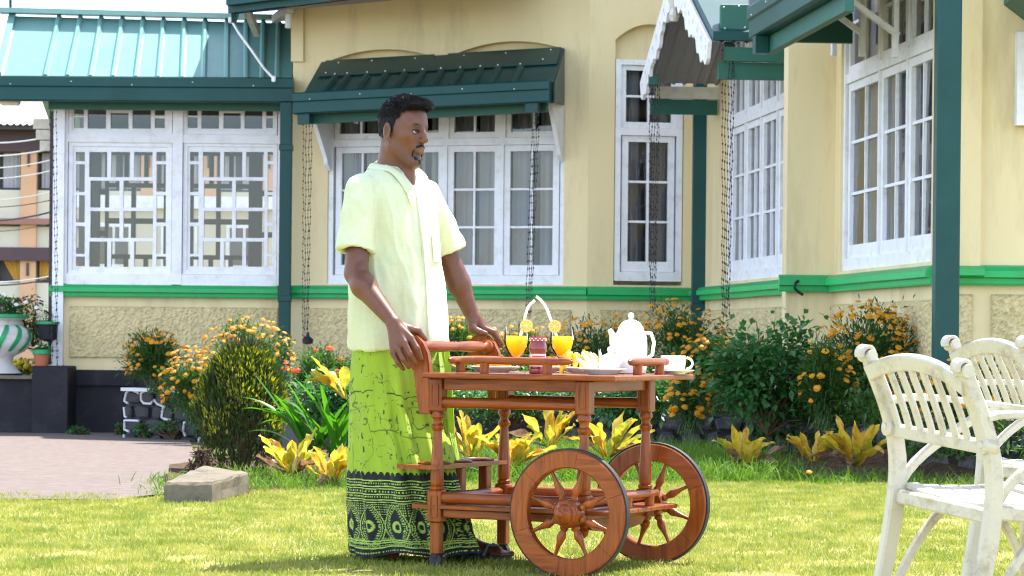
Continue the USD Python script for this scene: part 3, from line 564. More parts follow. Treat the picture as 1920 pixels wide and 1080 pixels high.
# ------------------------------------------------------------------ the neighbour's house and cables
M['peach'] = mat('peach_render', (0.62, 0.36, 0.22), 0.85, 0.05, 1.5, spec=0.2); M['beige'] = mat('beige_render', (0.60, 0.54, 0.44), 0.85, 0.06, 1.5, spec=0.2)
M['brown'] = mat('brown_slab_paint', (0.075, 0.04, 0.045), 0.7, 0.1, 2); M['redbrown'] = mat('brown_ledge_paint', (0.30, 0.13, 0.10), 0.7, 0.1, 2)
M['fibre'] = mat('fibre_cement_roof', (0.50, 0.48, 0.47), 0.8, 0.08, 1.5, dirt=(0.25, 0.23, 0.22), dscale=2); M['drape'] = mat('yellow_drape', (0.62, 0.33, 0.06), 0.9, 0.1, 6); M['cable'] = mat('cable_grey', (0.45, 0.45, 0.47), 0.5, 0.05, 4); M['cable_dark'] = mat('cable_black', (0.02, 0.02, 0.022), 0.6, 0.05, 4)
ND = 46.0
nb = thing('apartment_house', 'peach three storey house with brown slabs and corrugated roof behind the bay', 'house', (-9.0, ND + 2, -0.2))
NW = Wall((-14.0, ND), (0.5, ND)); nz = lambda y: W(50, y, ND)[2]; nu = lambda x: NW.u(x, 400)
b = B(); NW.box(b, 0, NW.L, -0.3, nz(228), -8, -0.25); part(nb, 'wall', b, M['beige'])
step = nu(97 + 60) - nu(53)
for k in range(-6, 7):
    uc_ = nu(53) + k * 1.03
    if 0.2 < uc_ < NW.L - .2:
        b = B(); NW.box(b, uc_ - .135, uc_ + .135, -.3, nz(262), -.25, 0.0); c_ = part(nb, 'column', b, M['peach'])
        for y in (300, 505): b = B(); NW.box(b, uc_ - .02, uc_ + .02, nz(y + 12), nz(y - 12), .001, .03); part(c_, 'rain_spout', b, M['brown'])
for y0, y1, m_, ex, nm in ((244, 285, 'brown', .08, 'fascia'), (410, 421, 'redbrown', .10, 'ledge'), (464, 489, 'brown', .07, 'slab')):
    b = B(); NW.box(b, 0, NW.L, nz(y1), nz(y0), -.2, ex); part(nb, nm, b, M[m_])
for y0, y1 in ((356, 410), (425, 464), (530, 600)):
    b = B(); NW.box(b, 0, NW.L, nz(y1), nz(y0), -.24, -.06); part(nb, 'balcony_panel', b, M['beige'])
for k in range(-6, 6):
    a, c = nu(53) + k * 1.03 + .135, nu(53) + (k + 1) * 1.03 - .135
    if a < .2 or c > NW.L - .2: continue
    for y0, y1 in ((286, 356), (489, 530)):
        b = B()
        for u_, w_ in ((a + .02, .03), ((a + c) / 2, .02), (c - .02, .03)): NW.box(b, u_ - w_ / 2, u_ + w_ / 2, nz(y1), nz(y0), -.2, -.14)
        NW.box(b, a, c, nz(y1), nz(y1) + .04, -.2, -.13); wn = part(nb, 'window', b, M['darkframe'])
        b = B(); NW.box(b, a, c, nz(y1), nz(y0), -.245, -.235); part(wn, 'dark_room', b, M['room'])
        b = B(); g = (c - a) / 2
        if y0 < 400:
            for q0_, q1_ in ((a + .05, a + g * .8), (a + g * 1.1, c - .05)):
                uu = np.linspace(q0_, q1_, 16); P = np.array([[NW.p(u_, z, -.21 + .02 * math.sin(i * 1.7)) for z in (nz(y1) + .04, nz(y0))] for i, u_ in enumerate(uu)]); b.grid(P)
            part(wn, 'curtain', b, M['curtain'], smooth=True)
        else:
            for q0_, q1_ in ((a + .02, a + .32), (c - .02, c - .32)):
                top_ = np.linspace(q0_, q1_, 12); bot_ = np.linspace(q0_, q0_ + (q1_ - q0_) * .25, 12)[::-1] if False else np.linspace(q0_, q0_ + (q1_ - q0_) * .3, 12)
                P = np.array([[NW.p(t_, nz(y0), -.19 + .02 * math.sin(i * 2)), NW.p(bb, nz(y1), -.19)] for i, (t_, bb) in enumerate(zip(top_, bot_))]); b.grid(P)
            part(wn, 'drape', b, M['drape'], smooth=True)
n_ = 420; uu = np.linspace(-.5, NW.L + .5, n_); ph = np.sin(uu * 2 * math.pi / .11) * .022
P = np.array([[NW.p(u_, nz(238) + h_, .55), NW.p(u_, nz(196) + h_, -.5), NW.p(u_, nz(150) + h_ + .6, -3.5)] for u_, h_ in zip(uu, ph)]); b = B().grid(P); part(nb, 'corrugated_roof', b, M['fibre'], smooth=True)
b = B(); NW.box(b, -.5, NW.L + .5, nz(247), nz(238), .3, .5); part(nb, 'eave_gutter', b, M['darkframe'])
# a cream house further back, seen through the bay's glass
fb = thing('distant_house', 'cream house with white parapet seen through the lattice windows of the bay', 'house', (-4.0, 37, -0.2))
FW = Wall((-5.95, 37.0), (-2.2, 37.0)); b = B(); FW.box(b, 0, FW.L, -.3, 2.55, -2, 0); part(fb, 'wall', b, M['beige'])
b = B(); FW.box(b, -.1, FW.L + .1, 2.55, 2.72, -2.1, .12); part(fb, 'parapet', b, M['white'])
b = B(); FW.box(b, -.1, FW.L + .1, 1.55, 1.66, .0, .10); part(fb, 'ledge', b, M['redbrown'])
for k in range(4):
    b = B(); FW.box(b, .2 + k * .9, .7 + k * .9, 1.72, 2.35, .001, .04); w_ = part(fb, 'window', b, M['white'])
    b = B(); FW.box(b, .25 + k * .9, .43 + k * .9, 1.78, 2.29, .041, .05); FW.box(b, .47 + k * .9, .65 + k * .9, 1.78, 2.29, .041, .05); part(w_, 'pane', b, M['room'])
for i, (y0, y1, r_, m_) in enumerate(((260, 252, .010, 'cable'), (285, 275, .010, 'cable'), (308, 296, .008, 'cable'), (328, 316, .008, 'cable'), (368, 356, .007, 'cable'), (381, 371, .006, 'cable_dark'), (408, 393, .012, 'cable_dark'), (427, 415, .005, 'cable_dark'), (520, 514, .008, 'cable'), (527, 519, .010, 'cable_dark'))):
    D0 = 34.0; p0, p1 = W(-60, y0 + 6, D0), W(112, y1, D0 - 2); t = np.linspace(0, 1, 10)[:, None]; pts = p0 * (1 - t) + p1 * t; pts[:, 2] -= .05 * 4 * (t * (1 - t))[:, 0]
    single('overhead_cable', B().tube(pts, r_, 5), M[m_], ['topmost pale overhead cable just under the neighbour eave', 'second pale overhead cable below the neighbour eave', 'pale overhead cable crossing the upper neighbour windows', 'pale overhead cable crossing the middle of the upper neighbour windows', 'thin pale cable under the upper neighbour windows', 'thin dark cable under the upper neighbour windows', 'thick black overhead cable above the brown ledge of the neighbour house', 'hair thin dark cable just above the brown ledge', 'pale cable crossing the lower neighbour windows with drapes', 'dark cable along the foot of the lower neighbour windows'][i], 'cable', 'overhead cables')
mast = B().tube([W(20, 34, 30.0), W(19, -30, 30.0)], .018, 6); single('roof_mast', mast, M['cable_dark'], 'thin dark mast rising behind the left end of the bay roof', 'mast')
# ------------------------------------------------------------------ ground, drive, beds, retaining wall
def gz_(y): return -0.18 * np.clip((np.asarray(y, float) - 13.5) / 13.5, 0, 1)
M['lawn'] = usdkit.material(stage, '/World/Looks/lawn', {'g': ('geometry', {}), 'n': ('noise_texture', {'scale': 2.2, 'detail': 6.0, 'roughness': 0.65}), 'n2': ('noise_texture', {'scale': 60.0, 'detail': 4.0}), 'r': ('rgb_ramp', {'ramp': [(0.30, (0.14, 0.16, 0.03)), (0.5, (0.28, 0.25, 0.08)), (0.70, (0.42, 0.34, 0.15))]}),
    'm': ('mix_color', {'fac': 0.35}), 'r2': ('rgb_ramp', {'ramp': [(0.3, (0.03, 0.05, 0.01)), (0.7, (0.32, 0.27, 0.10))]}), 'b': ('bump', {'strength': 0.6, 'distance': 0.02}), 'p': ('principled_bsdf', {'roughness': 0.9, 'specular_ior_level': 0.1})},
    [('g.position', 'n.vector'), ('g.position', 'n2.vector'), ('n.fac', 'r.fac'), ('n2.fac', 'r2.fac'), ('r.color', 'm.a'), ('r2.color', 'm.b'), ('m.result', 'p.base_color'), ('n2.fac', 'b.height'), ('b.normal', 'p.normal')], surface='p.BSDF')
M['earth'] = mat('far_ground', (0.12, 0.13, 0.05), 0.95, 0.3, 0.5, 0.3, 30, spec=0.1); M['soil'] = mat('bed_soil', (0.075, 0.05, 0.032), 0.95, 0.35, 9, 0.8, 50, spec=0.1)
M['drive'] = mat('drive_surface', (0.155, 0.125, 0.115), 0.95, 0.20, 14, 0.8, 140, spec=0.15, dirt=(0.22, 0.188, 0.174), dscale=9, damount=0.7)
M['concrete'] = mat('old_concrete', (0.15, 0.128, 0.095), 0.9, 0.12, 5, 0.5, 50, dirt=(0.06, 0.055, 0.05), dscale=6, damount=0.95, spec=0.2)
ys = np.array([-40, 4, 8, 10, 12, 13.5, 15, 18, 21, 24, 27, 32, 60, 150, 600.0]); xs = np.linspace(-600, 600, 5)
def sheet(name, x0, x1, ys, dz, m, **k):
    P = np.array([[[x, y, gz_(y) + dz] for x in (x0, x1)] for y in ys], float); return single(name, B().grid(P, True), m, k.get('label'), k.get('cat'), kind='structure')
sheet('ground', -600, 600, ys, -0.012, M['earth'], label='open ground reaching away behind the house', cat='ground')
sheet('lawn', -9, 9, np.linspace(2, 17, 16), -0.004, M['lawn'], label='mown lawn in the foreground', cat='lawn')
edge = np.array([(-1.72, 13.35), (-1.75, 14.0), (-2.0, 16), (-2.35, 20), (-2.95, 24.6), (-3.4, 27.3)])
P = []
for (x, y) in edge:
    P.append([[-16, y, gz_(y) + .004], [x, y, gz_(y) + .004]])
P.insert(0, [[-16, 13.25, .004], [-1.95, 13.25, .004]]); P[1] = [[-16, 13.55, .004], [-1.85, 13.6, .004]]
single('driveway', B().grid(np.array(P, float), True), M['drive'], 'pale pinkish grey driveway crossing in front of the bay', 'driveway', kind='structure')
bed = [(-1.62, 13.5), (-1.2, 14.35), (-0.55, 14.95), (0.5, 15.35), (1.6, 15.6), (2.6, 15.35), (4.6, 15.1)]
back_ = [(-1.85, 14.4), (-2.1, 16.5), (-1.7, 19), (0.2, 20.2), (1.7, 18.6), (2.55, 16.2), (4.6, 15.9)]
P = np.array([[[a[0] + (b_[0] - a[0]) * t, a[1] + (b_[1] - a[1]) * t, gz_(a[1] + (b_[1] - a[1]) * t) + .008 + (.10 * t + .03 * math.sin(a[0] * 5 + t * 7) * t) * min(1, max(0, (a[0] + 1.62) / 1.0))] for t in np.linspace(0, 1, 8)] for a, b_ in zip(bed, back_)])
single('garden_bed', B().grid(P), M['soil'], 'lower flower bed along the lawn edge', 'garden bed', kind='structure')
rw = [(-3.62, 25.25), (-2.75, 24.3), (-1.6, 20.6), (0.2, 20.5), (1.75, 18.9), (2.45, 16.3), (3.0, 15.95), (4.8, 15.8)]
up_ = [(-3.3, 27.1), (-2.3, 26.9), (-1.2, 26.4), (0.7, 26.0), (1.9, 25.6), (2.4, 20.5), (2.9, 17.4), (4.8, 17.4)]
P = np.array([[[a[0] + (b_[0] - a[0]) * t, a[1] + (b_[1] - a[1]) * t, .27 + .05 * t] for t in np.linspace(0, 1, 6)] for a, b_ in zip(rw, up_)])
single('raised_bed', B().grid(P), M['soil'], 'raised flower bed between the stone wall and the house', 'garden bed', kind='structure')
M['stone_a'] = mat('dark_stone', (0.055, 0.048, 0.052), 0.85, 0.4, 9, 0.6, 45, spec=0.3, dirt=(0.20, 0.19, 0.18), dscale=9, damount=0.6); M['stone_b'] = mat('black_painted_stone', (0.018, 0.016, 0.020), 0.7, 0.3, 9, 0.6, 45)
M['pointing'] = mat('white_pointing', (0.60, 0.59, 0.60), 0.8, 0.1, 9, 0.4, 60)
rwt = thing('retaining_wall', 'low black stone retaining wall with white pointing under the marigolds', 'wall', (-0.5, 20.0, 0))
core = B(); rng = np.random.default_rng(7)
for i in range(len(rw) - 1):
    a, c = np.array([*rw[i], 0]), np.array([*rw[i + 1], 0]); L = np.linalg.norm(c - a); d = (c - a) / L; nn = np.array([d[1], -d[0], 0]); hid = i in (1, 2)
    core.obox((a + c) / 2 + [0, 0, .02] - nn * .09, d * (L / 2 + .02), nn * .08, [0, 0, .27])
    z0, z1 = -.24 if i < 2 else -.10, .29
    nrow = 4 if i < 2 else 3; hh = (z1 - z0) / nrow
    if hid: continue
    for r in range(nrow):
        u = -rng.uniform(0, .2)
        while u < L - .05:
            w_ = rng.uniform(.16, .36); u0_, u1_ = max(u, 0) + .012, min(u + w_, L) - .012
            if u1_ - u0_ > .05:
                cz = z0 + (r + .5) * hh; k = 7; ang = np.linspace(0, 2 * np.pi, k, endpoint=False) + rng.uniform(0, 1)
                ring = [a + d * ((u0_ + u1_) / 2 + math.copysign(abs(math.cos(t)) ** .6, math.cos(t)) * (u1_ - u0_) / 2 * rng.uniform(.72, 1.08)) + [0, 0, cz + math.copysign(abs(math.sin(t)) ** .6, math.sin(t)) * hh * .49 * rng.uniform(.70, 1.08)] for t in ang]
                ring = np.array(ring); cen = ring.mean(0); b = B(); b.rings([ring - nn * .02, ring + nn * .025, cen + (ring - cen) * .72 + nn * rng.uniform(.030, .042)]); part(rwt, 'stone', b, M['stone_b'] if i < 3 else M['stone_a'])
                if i == 0 and rng.random() < .75:
                    h_ = k // 2; pts = np.array([ring[(j) % k] + nn * .035 + (ring[j % k] - cen) * .10 for j in range(int(rng.integers(0, k)), 0 + int(rng.integers(k - 2, k + 1)))]); 
                    if len(pts) > 2: part(rwt, 'pointing', B().tube(pts, .012, 5), M['pointing'])
            u += w_
part(rwt, 'wall_core', core, M['stone_b'])
b = B(); a, c = np.array([*rw[0], .30]), np.array([*rw[1], .30]); b.beam(a, c, .14, .03); part(rwt, 'coping', b, M['pointing'])
# kerb block at the corner of the bed
q = W(312, 946, 13.15); b = B(); v = [W(308, 938, 13.2), W(398, 949, 13.05), W(466, 918, 13.9), W(380, 905, 14.3)]
low = [np.array([p[0], p[1], -.03]) for p in v]; hi = [W(308, 884, 13.2), W(396, 903, 13.05), W(470, 893, 13.9), W(352, 876, 14.3)]; zt_ = .095
hi = [np.array([l[0], l[1], zt_ + .01 * k]) for k, l in enumerate(low)]
def blockrings(low, hi):
    m_ = lambda A, s_: [np.mean(A, 0) + (np.array(x) - np.mean(A, 0)) * s_ for x in A]
    n = 8; out = []
    def dense(A): 
        A = np.array(A); return np.vstack([A[i] + (A[(i + 1) % 4] - A[i]) * t for i in range(4) for t in np.linspace(0, 1, n, endpoint=False)[:, None]])
    r = np.random.default_rng(3); L_, H_ = dense(low), dense(hi); rr = []
    for t in (0, .3, .6, .9, 1.0):
        A = L_ + (H_ - L_) * t; c = A.mean(0); s_ = 1.0 if t < 1 else .965; rr.append(c + (A - c) * s_ + r.normal(0, .0025, A.shape))
    return rr
single('kerb_block', B().rings(blockrings(low, hi)), M['concrete'], 'weathered concrete kerb block at the corner of the flower bed', 'kerb block')
single('kerb_strip', B().beam([-3.6, 26.85, -.15], [-2.2, 26.6, -.14], .12, .08), M['concrete'], 'pale concrete strip at the foot of the black bay plinth', 'kerb')

# ------------------------------------------------------------------ grass
def leaf_fan(P, Dv, L, Wd, rng, droop=0.2, seg=1, fold=0.0):
    """Many leaves: base points, directions, lengths, widths -> vertices, faces. seg 1: a kite of two triangles; more: an arched strip."""
    P, Dv = np.asarray(P, float), np.asarray(Dv, float); n = len(P); Dv = Dv / (np.linalg.norm(Dv, axis=1, keepdims=True) + 1e-9)
    S = np.cross(Dv, rng.normal(size=(n, 3)) * .35 + [0, 0, 1.0]); S /= np.linalg.norm(S, axis=1, keepdims=True) + 1e-9
    L, Wd = np.broadcast_to(L, (n,))[:, None], np.broadcast_to(Wd, (n,))[:, None]
    if seg == 1:
        dn = np.array([0, 0, -1.0]) * L * droop
        V = np.stack([P, P + Dv * L * .45 + S * Wd / 2, P + Dv * L + dn, P + Dv * L * .45 - S * Wd / 2], 1); f = np.array([[0, 1, 2], [0, 2, 3]])
    else:
        rows = []; t = np.linspace(0, 1, seg + 1)
        for k, s_ in enumerate(t[:-1]):
            c = P + Dv * L * s_ + np.array([0, 0, -1.0]) * L * droop * s_ ** 2; w_ = Wd * .5 * (1 - s_) ** .6 * (0.7 + .6 * min(s_ * 3, .5)); rows += [c + S * w_, c - S * w_]
        rows.append(P + Dv * L + np.array([0, 0, -1.0]) * L * droop); V = np.stack(rows, 1); f = []
        for k in range(seg - 1): f += [[2 * k, 2 * k + 1, 2 * k + 3], [2 * k, 2 * k + 3, 2 * k + 2]]
        f.append([2 * seg - 2, 2 * seg - 1, 2 * seg]); f = np.array(f)
    m = V.shape[1]; return V.reshape(-1, 3), (f[None] + (np.arange(n) * m)[:, None, None]).reshape(-1, 3)
def grassmat(name, stops, gain=1.3):
    n = {'g': ('geometry', {}), 'o': ('object_info', {}), 'n': ('noise_texture', {'scale': 4.5, 'detail': 5.0, 'roughness': 0.7}), 'a': ('math', {'math_type': 'multiply_add', 'value2': 1.8, 'value3': -0.9}), 'b': ('math', {'math_type': 'multiply_add', 'value2': 0.7, 'value3': 0.15}), 'c': ('math', {'math_type': 'add', 'use_clamp': True}), 'r': ('rgb_ramp', {'ramp': stops}),
         'p': ('principled_bsdf', {'roughness': 0.55, 'specular_ior_level': 0.3}), 't': ('translucent_bsdf', {}), 'h': ('hsv', {'value': gain, 'saturation': 1.05, 'hue': 0.5}), 'x': ('mix_closure', {'fac': 0.35})}
    l = [('g.position', 'n.vector'), ('n.fac', 'a.value1'), ('g.random_per_island', 'b.value1'), ('a.value', 'c.value1'), ('b.value', 'c.value2'), ('c.value', 'r.fac'), ('r.color', 'p.base_color'), ('r.color', 'h.color'), ('h.color', 't.color'), ('p.BSDF', 'x.closure1'), ('t.BSDF', 'x.closure2')]
    return usdkit.material(stage, f'/World/Looks/{name}', n, l, surface='x.closure')
M['grass'] = grassmat('mown_grass', [(0.0, (0.17, 0.225, 0.032)), (0.28, (0.31, 0.325, 0.065)), (0.52, (0.46, 0.405, 0.15)), (0.78, (0.56, 0.465, 0.25)), (1.0, (0.56, 0.44, 0.31))])
M['tallgrass'] = grassmat('tall_grass', [(0.0, (0.07, 0.16, 0.015)), (0.45, (0.18, 0.30, 0.03)), (0.8, (0.38, 0.42, 0.08)), (1.0, (0.55, 0.47, 0.20))])
rng = np.random.default_rng(11)
pi = UsdGeom.PointInstancer.Define(stage, '/World/grass'); keys(pi.GetPrim(), 'short sunlit yellow green blades of the mown lawn', 'grass', kind='stuff'); rel = []
for k in range(5):
    n = 420; P = np.c_[rng.uniform(-.15, .15, (n, 2)), np.zeros(n)]; Dv = np.c_[rng.normal(0, .6, (n, 2)), np.where(rng.random(n) < .25, .12, 1.0)]
    v, f = leaf_fan(P, Dv, rng.uniform(.018, .045, n), rng.uniform(.003, .0055, n), rng, droop=.25, seg=2)
    UsdGeom.Scope.Define(stage, '/World/grass/protos'); m = usdkit.mesh(stage, f'/World/grass/protos/clump_{k:03d}', trimesh.Trimesh(v, f, process=False), M['grass']); m.CreateDoubleSidedAttr(True); rel.append(m.GetPath())
pos, idx, ori = [], [], []
def in_bed(x, y): return y > np.interp(x, [p[0] for p in bed], [p[1] for p in bed], left=13.58, right=15.1) + .03
for y in np.arange(8.9, 15.7, .20):
    w_ = y * .2 + .25
    for x in np.arange(-w_, w_, .20):
        xx_, yy_ = x + rng.uniform(-.15, .15), y + rng.uniform(-.15, .15)
        if in_bed(xx_, yy_): continue
        a = rng.uniform(0, 6.28); pos.append((xx_, yy_, -.006)); idx.append(int(rng.integers(0, 5))); ori.append(Gf.Quath(math.cos(a / 2), 0, 0, math.sin(a / 2)))
pi.CreatePrototypesRel().SetTargets(rel); pi.CreatePositionsAttr(Vt.Vec3fArray([Gf.Vec3f(*p) for p in pos])); pi.CreateProtoIndicesAttr(Vt.IntArray(idx)); pi.CreateOrientationsAttr(Vt.QuathArray(ori))
# taller grass and weeds in and along the lower bed
def tall(name, label, spots, seed, m='tallgrass'):
    rng = np.random.default_rng(seed); b = B()
    for x, y, rx, n, h in spots:
        P = np.c_[x + rng.normal(0, rx, n), y + rng.normal(0, .16, n), np.zeros(n)]; P[:, 2] = gz_(P[:, 1]) - .01
        v, f = leaf_fan(P, np.c_[rng.normal(0, .35, (n, 2)), np.ones(n)], rng.uniform(.45, 1.15, n) * h, rng.uniform(.004, .009, n), rng, droop=.45, seg=4); b.add(v, f)
    single(name, b, M[m], label, 'grass', kind='stuff')
sp = [(float(x), float(np.interp(x, [p[0] for p in bed], [p[1] for p in bed])) + .12, .16, 150, .16) for x in np.arange(-1.2, 3.6, .17)]
sp += [(-1.74, 13.9, .07, 150, .09), (-1.8, 14.4, .08, 160, .12), (-1.9, 15.2, .10, 160, .14), (-1.45, 14.4, .14, 200, .17), (-1.4, 15.0, .16, 240, .20), (-1.55, 15.6, .16, 220, .20), (-1.15, 15.4, .2, 240, .24), (2.0, 15.9, .3, 300, .24), (2.6, 15.6, .3, 300, .20)] + [(float(x), float(y_), .2, 330, h_) for y_, h_ in ((15.7, .32), (16.4, .42), (17.2, .46), (18.0, .42)) for x in np.arange(-.35, 1.45, .22)] + [(-1.25, 14.9, .18, 260, .26), (-.95, 15.2, .2, 260, .28), (-.6, 15.5, .2, 240, .26), (-.2, 15.8, .25, 260, .26), (.15, 15.9, .25, 300, .26), (.5, 16.0, .25, 300, .28), (.85, 16.1, .25, 300, .28), (1.15, 16.2, .2, 300, .30), (1.3, 16.6, .2, 260, .34), (1.6, 16.0, .2, 200, .2), (2.1, 15.9, .25, 260, .22), (0, 17, .5, 300, .3), (.8, 17.2, .5, 300, .3)]
tall('tall_grass', 'tall uncut grass along the edge of the lower bed', sp, 21)
# ------------------------------------------------------------------ plants
M['mari_leaf'] = leafmat('marigold_leaf', [(0.0, (0.045, 0.115, 0.022)), (0.5, (0.10, 0.22, 0.045)), (1.0, (0.20, 0.36, 0.08))]); M['shrub_leaf'] = leafmat('shrub_leaf', [(0.0, (0.05, 0.16, 0.04)), (0.5, (0.10, 0.27, 0.075)), (1.0, (0.19, 0.40, 0.13))], 0.4, 0.3)
M['orange'] = leafmat('orange_petal', [(0.0, (0.70, 0.32, 0.004)), (0.5, (0.84, 0.46, 0.007)), (1.0, (0.88, 0.58, 0.015))], 0.6, 0.3, 1.2); M['yellow_petal'] = leafmat('yellow_petal', [(0.0, (0.75, 0.55, 0.02)), (1.0, (0.85, 0.7, 0.05))], 0.6, 0.3, 1.2); M['red_petal'] = leafmat('red_petal', [(0.0, (0.7, 0.10, 0.01)), (1.0, (0.8, 0.18, 0.02))], 0.6); M['white_petal'] = leafmat('white_petal', [(0.0, (0.75, 0.75, 0.72)), (1.0, (0.85, 0.85, 0.8))], 0.6); M['purple_petal'] = leafmat('purple_petal', [(0.0, (0.10, 0.01, 0.035)), (1.0, (0.24, 0.05, 0.12))], 0.6)
M['stem'] = mat('green_stem', (0.05, 0.10, 0.025), 0.7, 0.2, 9); M['brown_stem'] = mat('brown_stem', (0.10, 0.055, 0.03), 0.9, 0.3, 12, 0.6, 60)
M['conifer'] = leafmat('conifer_spray', [(0.0, (0.035, 0.07, 0.012)), (0.3, (0.11, 0.17, 0.02)), (0.6, (0.30, 0.32, 0.035)), (1.0, (0.55, 0.48, 0.07))], 0.6, 0.25)
M['yellow_tip'] = leafmat('conifer_tip', [(0.0, (0.30, 0.32, 0.03)), (1.0, (0.66, 0.58, 0.10))], 0.6, 0.3); M['conifer_in'] = leafmat('conifer_dry', [(0.0, (0.03, 0.018, 0.010)), (1.0, (0.13, 0.07, 0.035))], 0.8, 0.15)
M['lily'] = leafmat('strap_leaf', [(0.0, (0.05, 0.18, 0.02)), (0.6, (0.11, 0.31, 0.035)), (1.0, (0.24, 0.44, 0.07))], 0.3, 0.45)
def broadmat(name, c0, c1, c2):
    n = {'a': ('attribute', {'attribute': 'tint'}), 'g': ('geometry', {}), 'n': ('noise_texture', {'scale': 22.0, 'detail': 4.0}), 'r': ('rgb_ramp', {'ramp': [(0.28, c0), (0.48, c1), (0.75, c2)]}), 'p': ('principled_bsdf', {'roughness': 0.42}), 't': ('translucent_bsdf', {}), 'x': ('mix_closure', {'fac': 0.42})}
    return usdkit.material(stage, f'/World/Looks/{name}', n, [('g.position', 'n.vector'), ('n.fac', 'r.fac'), ('r.color', 'p.base_color'), ('r.color', 't.color'), ('p.BSDF', 'x.closure1'), ('t.BSDF', 'x.closure2')], surface='x.closure')
M['yl'] = [broadmat('yellow_leaf', (0.42, 0.27, 0.02), (0.66, 0.48, 0.035), (0.76, 0.60, 0.12)), broadmat('yellow_green_leaf', (0.14, 0.24, 0.02), (0.42, 0.40, 0.035), (0.66, 0.54, 0.07)), broadmat('ochre_leaf', (0.30, 0.13, 0.015), (0.58, 0.34, 0.03), (0.70, 0.48, 0.06)), broadmat('dry_leaf', (0.12, 0.06, 0.035), (0.24, 0.13, 0.08), (0.36, 0.22, 0.14))]
def blossom(parent, c, r, nrm, m, rng, name='blossom'):
    nrm = unit(nrm); x = unit(np.cross(nrm, [.3, .5, .8])); y = np.cross(nrm, x); k = 9; a = np.arange(k) * 2 * np.pi / k + rng.uniform(0, 6)
    rr = r * rng.uniform(.82, 1.1, k); R0 = c + rr[:, None] * (np.cos(a)[:, None] * x + np.sin(a)[:, None] * y) - nrm * r * rng.uniform(.0, .3, k)[:, None]
    R1 = c + .5 * r * (np.cos(a + .3)[:, None] * x + np.sin(a + .3)[:, None] * y) + nrm * r * .22
    return part(parent, name, B().rings([c + (R0 - c) * .3 - nrm * r * .3, R0, R1], cap=True), m)
def cloud(rng, n, c, r, clumps, shell=.55, flat=0.0):
    """Leaf bases in clumps through an ellipsoid."""
    k = rng.normal(size=(clumps, 3)); k /= np.linalg.norm(k, axis=1, keepdims=True); k *= rng.uniform(shell, 1.0, (clumps, 1)) ; k[:, 2] = np.abs(k[:, 2]) * (1 - flat) + k[:, 2] * flat if flat < 1 else k[:, 2]
    w = rng.integers(0, clumps, n); P = k[w] * .85 + rng.normal(0, .16, (n, 3)); return np.asarray(c) + P * np.asarray(r), P
def marigold(x, ytop, ybase, D, wpx, label, nf=90, seed=0, n=3200, spread=(-1, 1), fr=.024, petal='orange', zb=None, topbias=.2, depth=.7):
    rng = np.random.default_rng(seed + 100); s_ = F / D; top, base = W(x, ytop, D), W(x, ybase, D); h = top[2] - base[2]; rx = wpx / 2 / s_
    t = thing('marigold_bush', label, 'flower bush', base, group='orange marigold bushes in the beds')
    c = base + [0, 0, h * .48]; r = np.array([rx, rx * depth, h * .52])
    n = int(n * 1.35); P, q = cloud(rng, n, c, r, 70, .25, .9); Dv = q + rng.normal(0, .5, (n, 3)) + [0, 0, .4]
    v, f = leaf_fan(P, Dv, rng.uniform(.03, .075, n), rng.uniform(.006, .016, n), rng, .15); b = B().add(v, f); part(t, 'foliage', b, M['mari_leaf'], kind='stuff')
    b = B()
    for i in range(26):
        e = c + unit(rng.normal(size=3) + [0, -.2, .6]) * r * rng.uniform(.6, 1); b.tube([base + rng.normal(0, .04, 3) * [1, 1, 0] - [0, 0, .05], (base + e) / 2 + rng.normal(0, .02, 3), e], [.006, .004, .0025], 4, False)
    part(t, 'stems', b, M['stem'], kind='stuff')
    k = 0
    while k < nf:
        d = rng.normal(size=3); d /= np.linalg.norm(d)
        if d[1] > .45 or d[2] < -.55 or rng.random() > .45 + topbias + .5 * d[2]: continue
        blossom(t, c + d * r * rng.uniform(.82, 1.12), fr * rng.uniform(.75, 1.25), d * .6 + [0, -.35, .7] + rng.normal(0, .25, 3), M[petal], rng); k += 1
    return t
marigold(290, 622, 728, 24.6, 120, 'orange marigold bush leftmost of all, on the stone wall beside the black plinth', 80, 1)
marigold(362, 655, 785, 23.4, 120, 'orange marigold bush hanging over the white pointed stone wall', 90, 2, 2200)
marigold(462, 600, 720, 23.0, 170, 'orange marigold bush behind the clipped conifer', 95, 3)
marigold(596, 650, 745, 21.5, 130, 'dark leafy marigold bush with a few red flowers left of the man', 9, 4, 2600, petal='red_petal', fr=.03)
marigold(868, 598, 712, 22.6, 150, 'orange marigold bush behind the left hand of the man', 80, 5)
marigold(990, 612, 735, 22.8, 150, 'orange marigold bush behind the juice glasses', 60, 6)
marigold(1120, 596, 735, 22.4, 190, 'orange marigold bush behind the teapot', 85, 7)
marigold(1272, 566, 740, 21.8, 180, 'tall orange marigold bush below the narrow corner window', 120, 8, 3600)
marigold(1292, 690, 800, 18.6, 95, 'low marigold spray spilling right of the trolley top', 55, 9, 900, fr=.024)
marigold(1330, 630, 740, 19.4, 120, 'marigold bush between the trolley and the green shrub', 60, 10, 1800)
marigold(1628, 572, 800, 17.8, 205, 'wide marigold bush right of the green shrub, under the wing window', 150, 11, 4800)
marigold(1545, 640, 790, 17.4, 110, 'feathery marigold plant in front of the wide marigold bush', 22, 12, 2200)
marigold(1800, 680, 800, 16.4, 210, 'marigold bush seen through the slats of the white chairs', 40, 13, 3600)
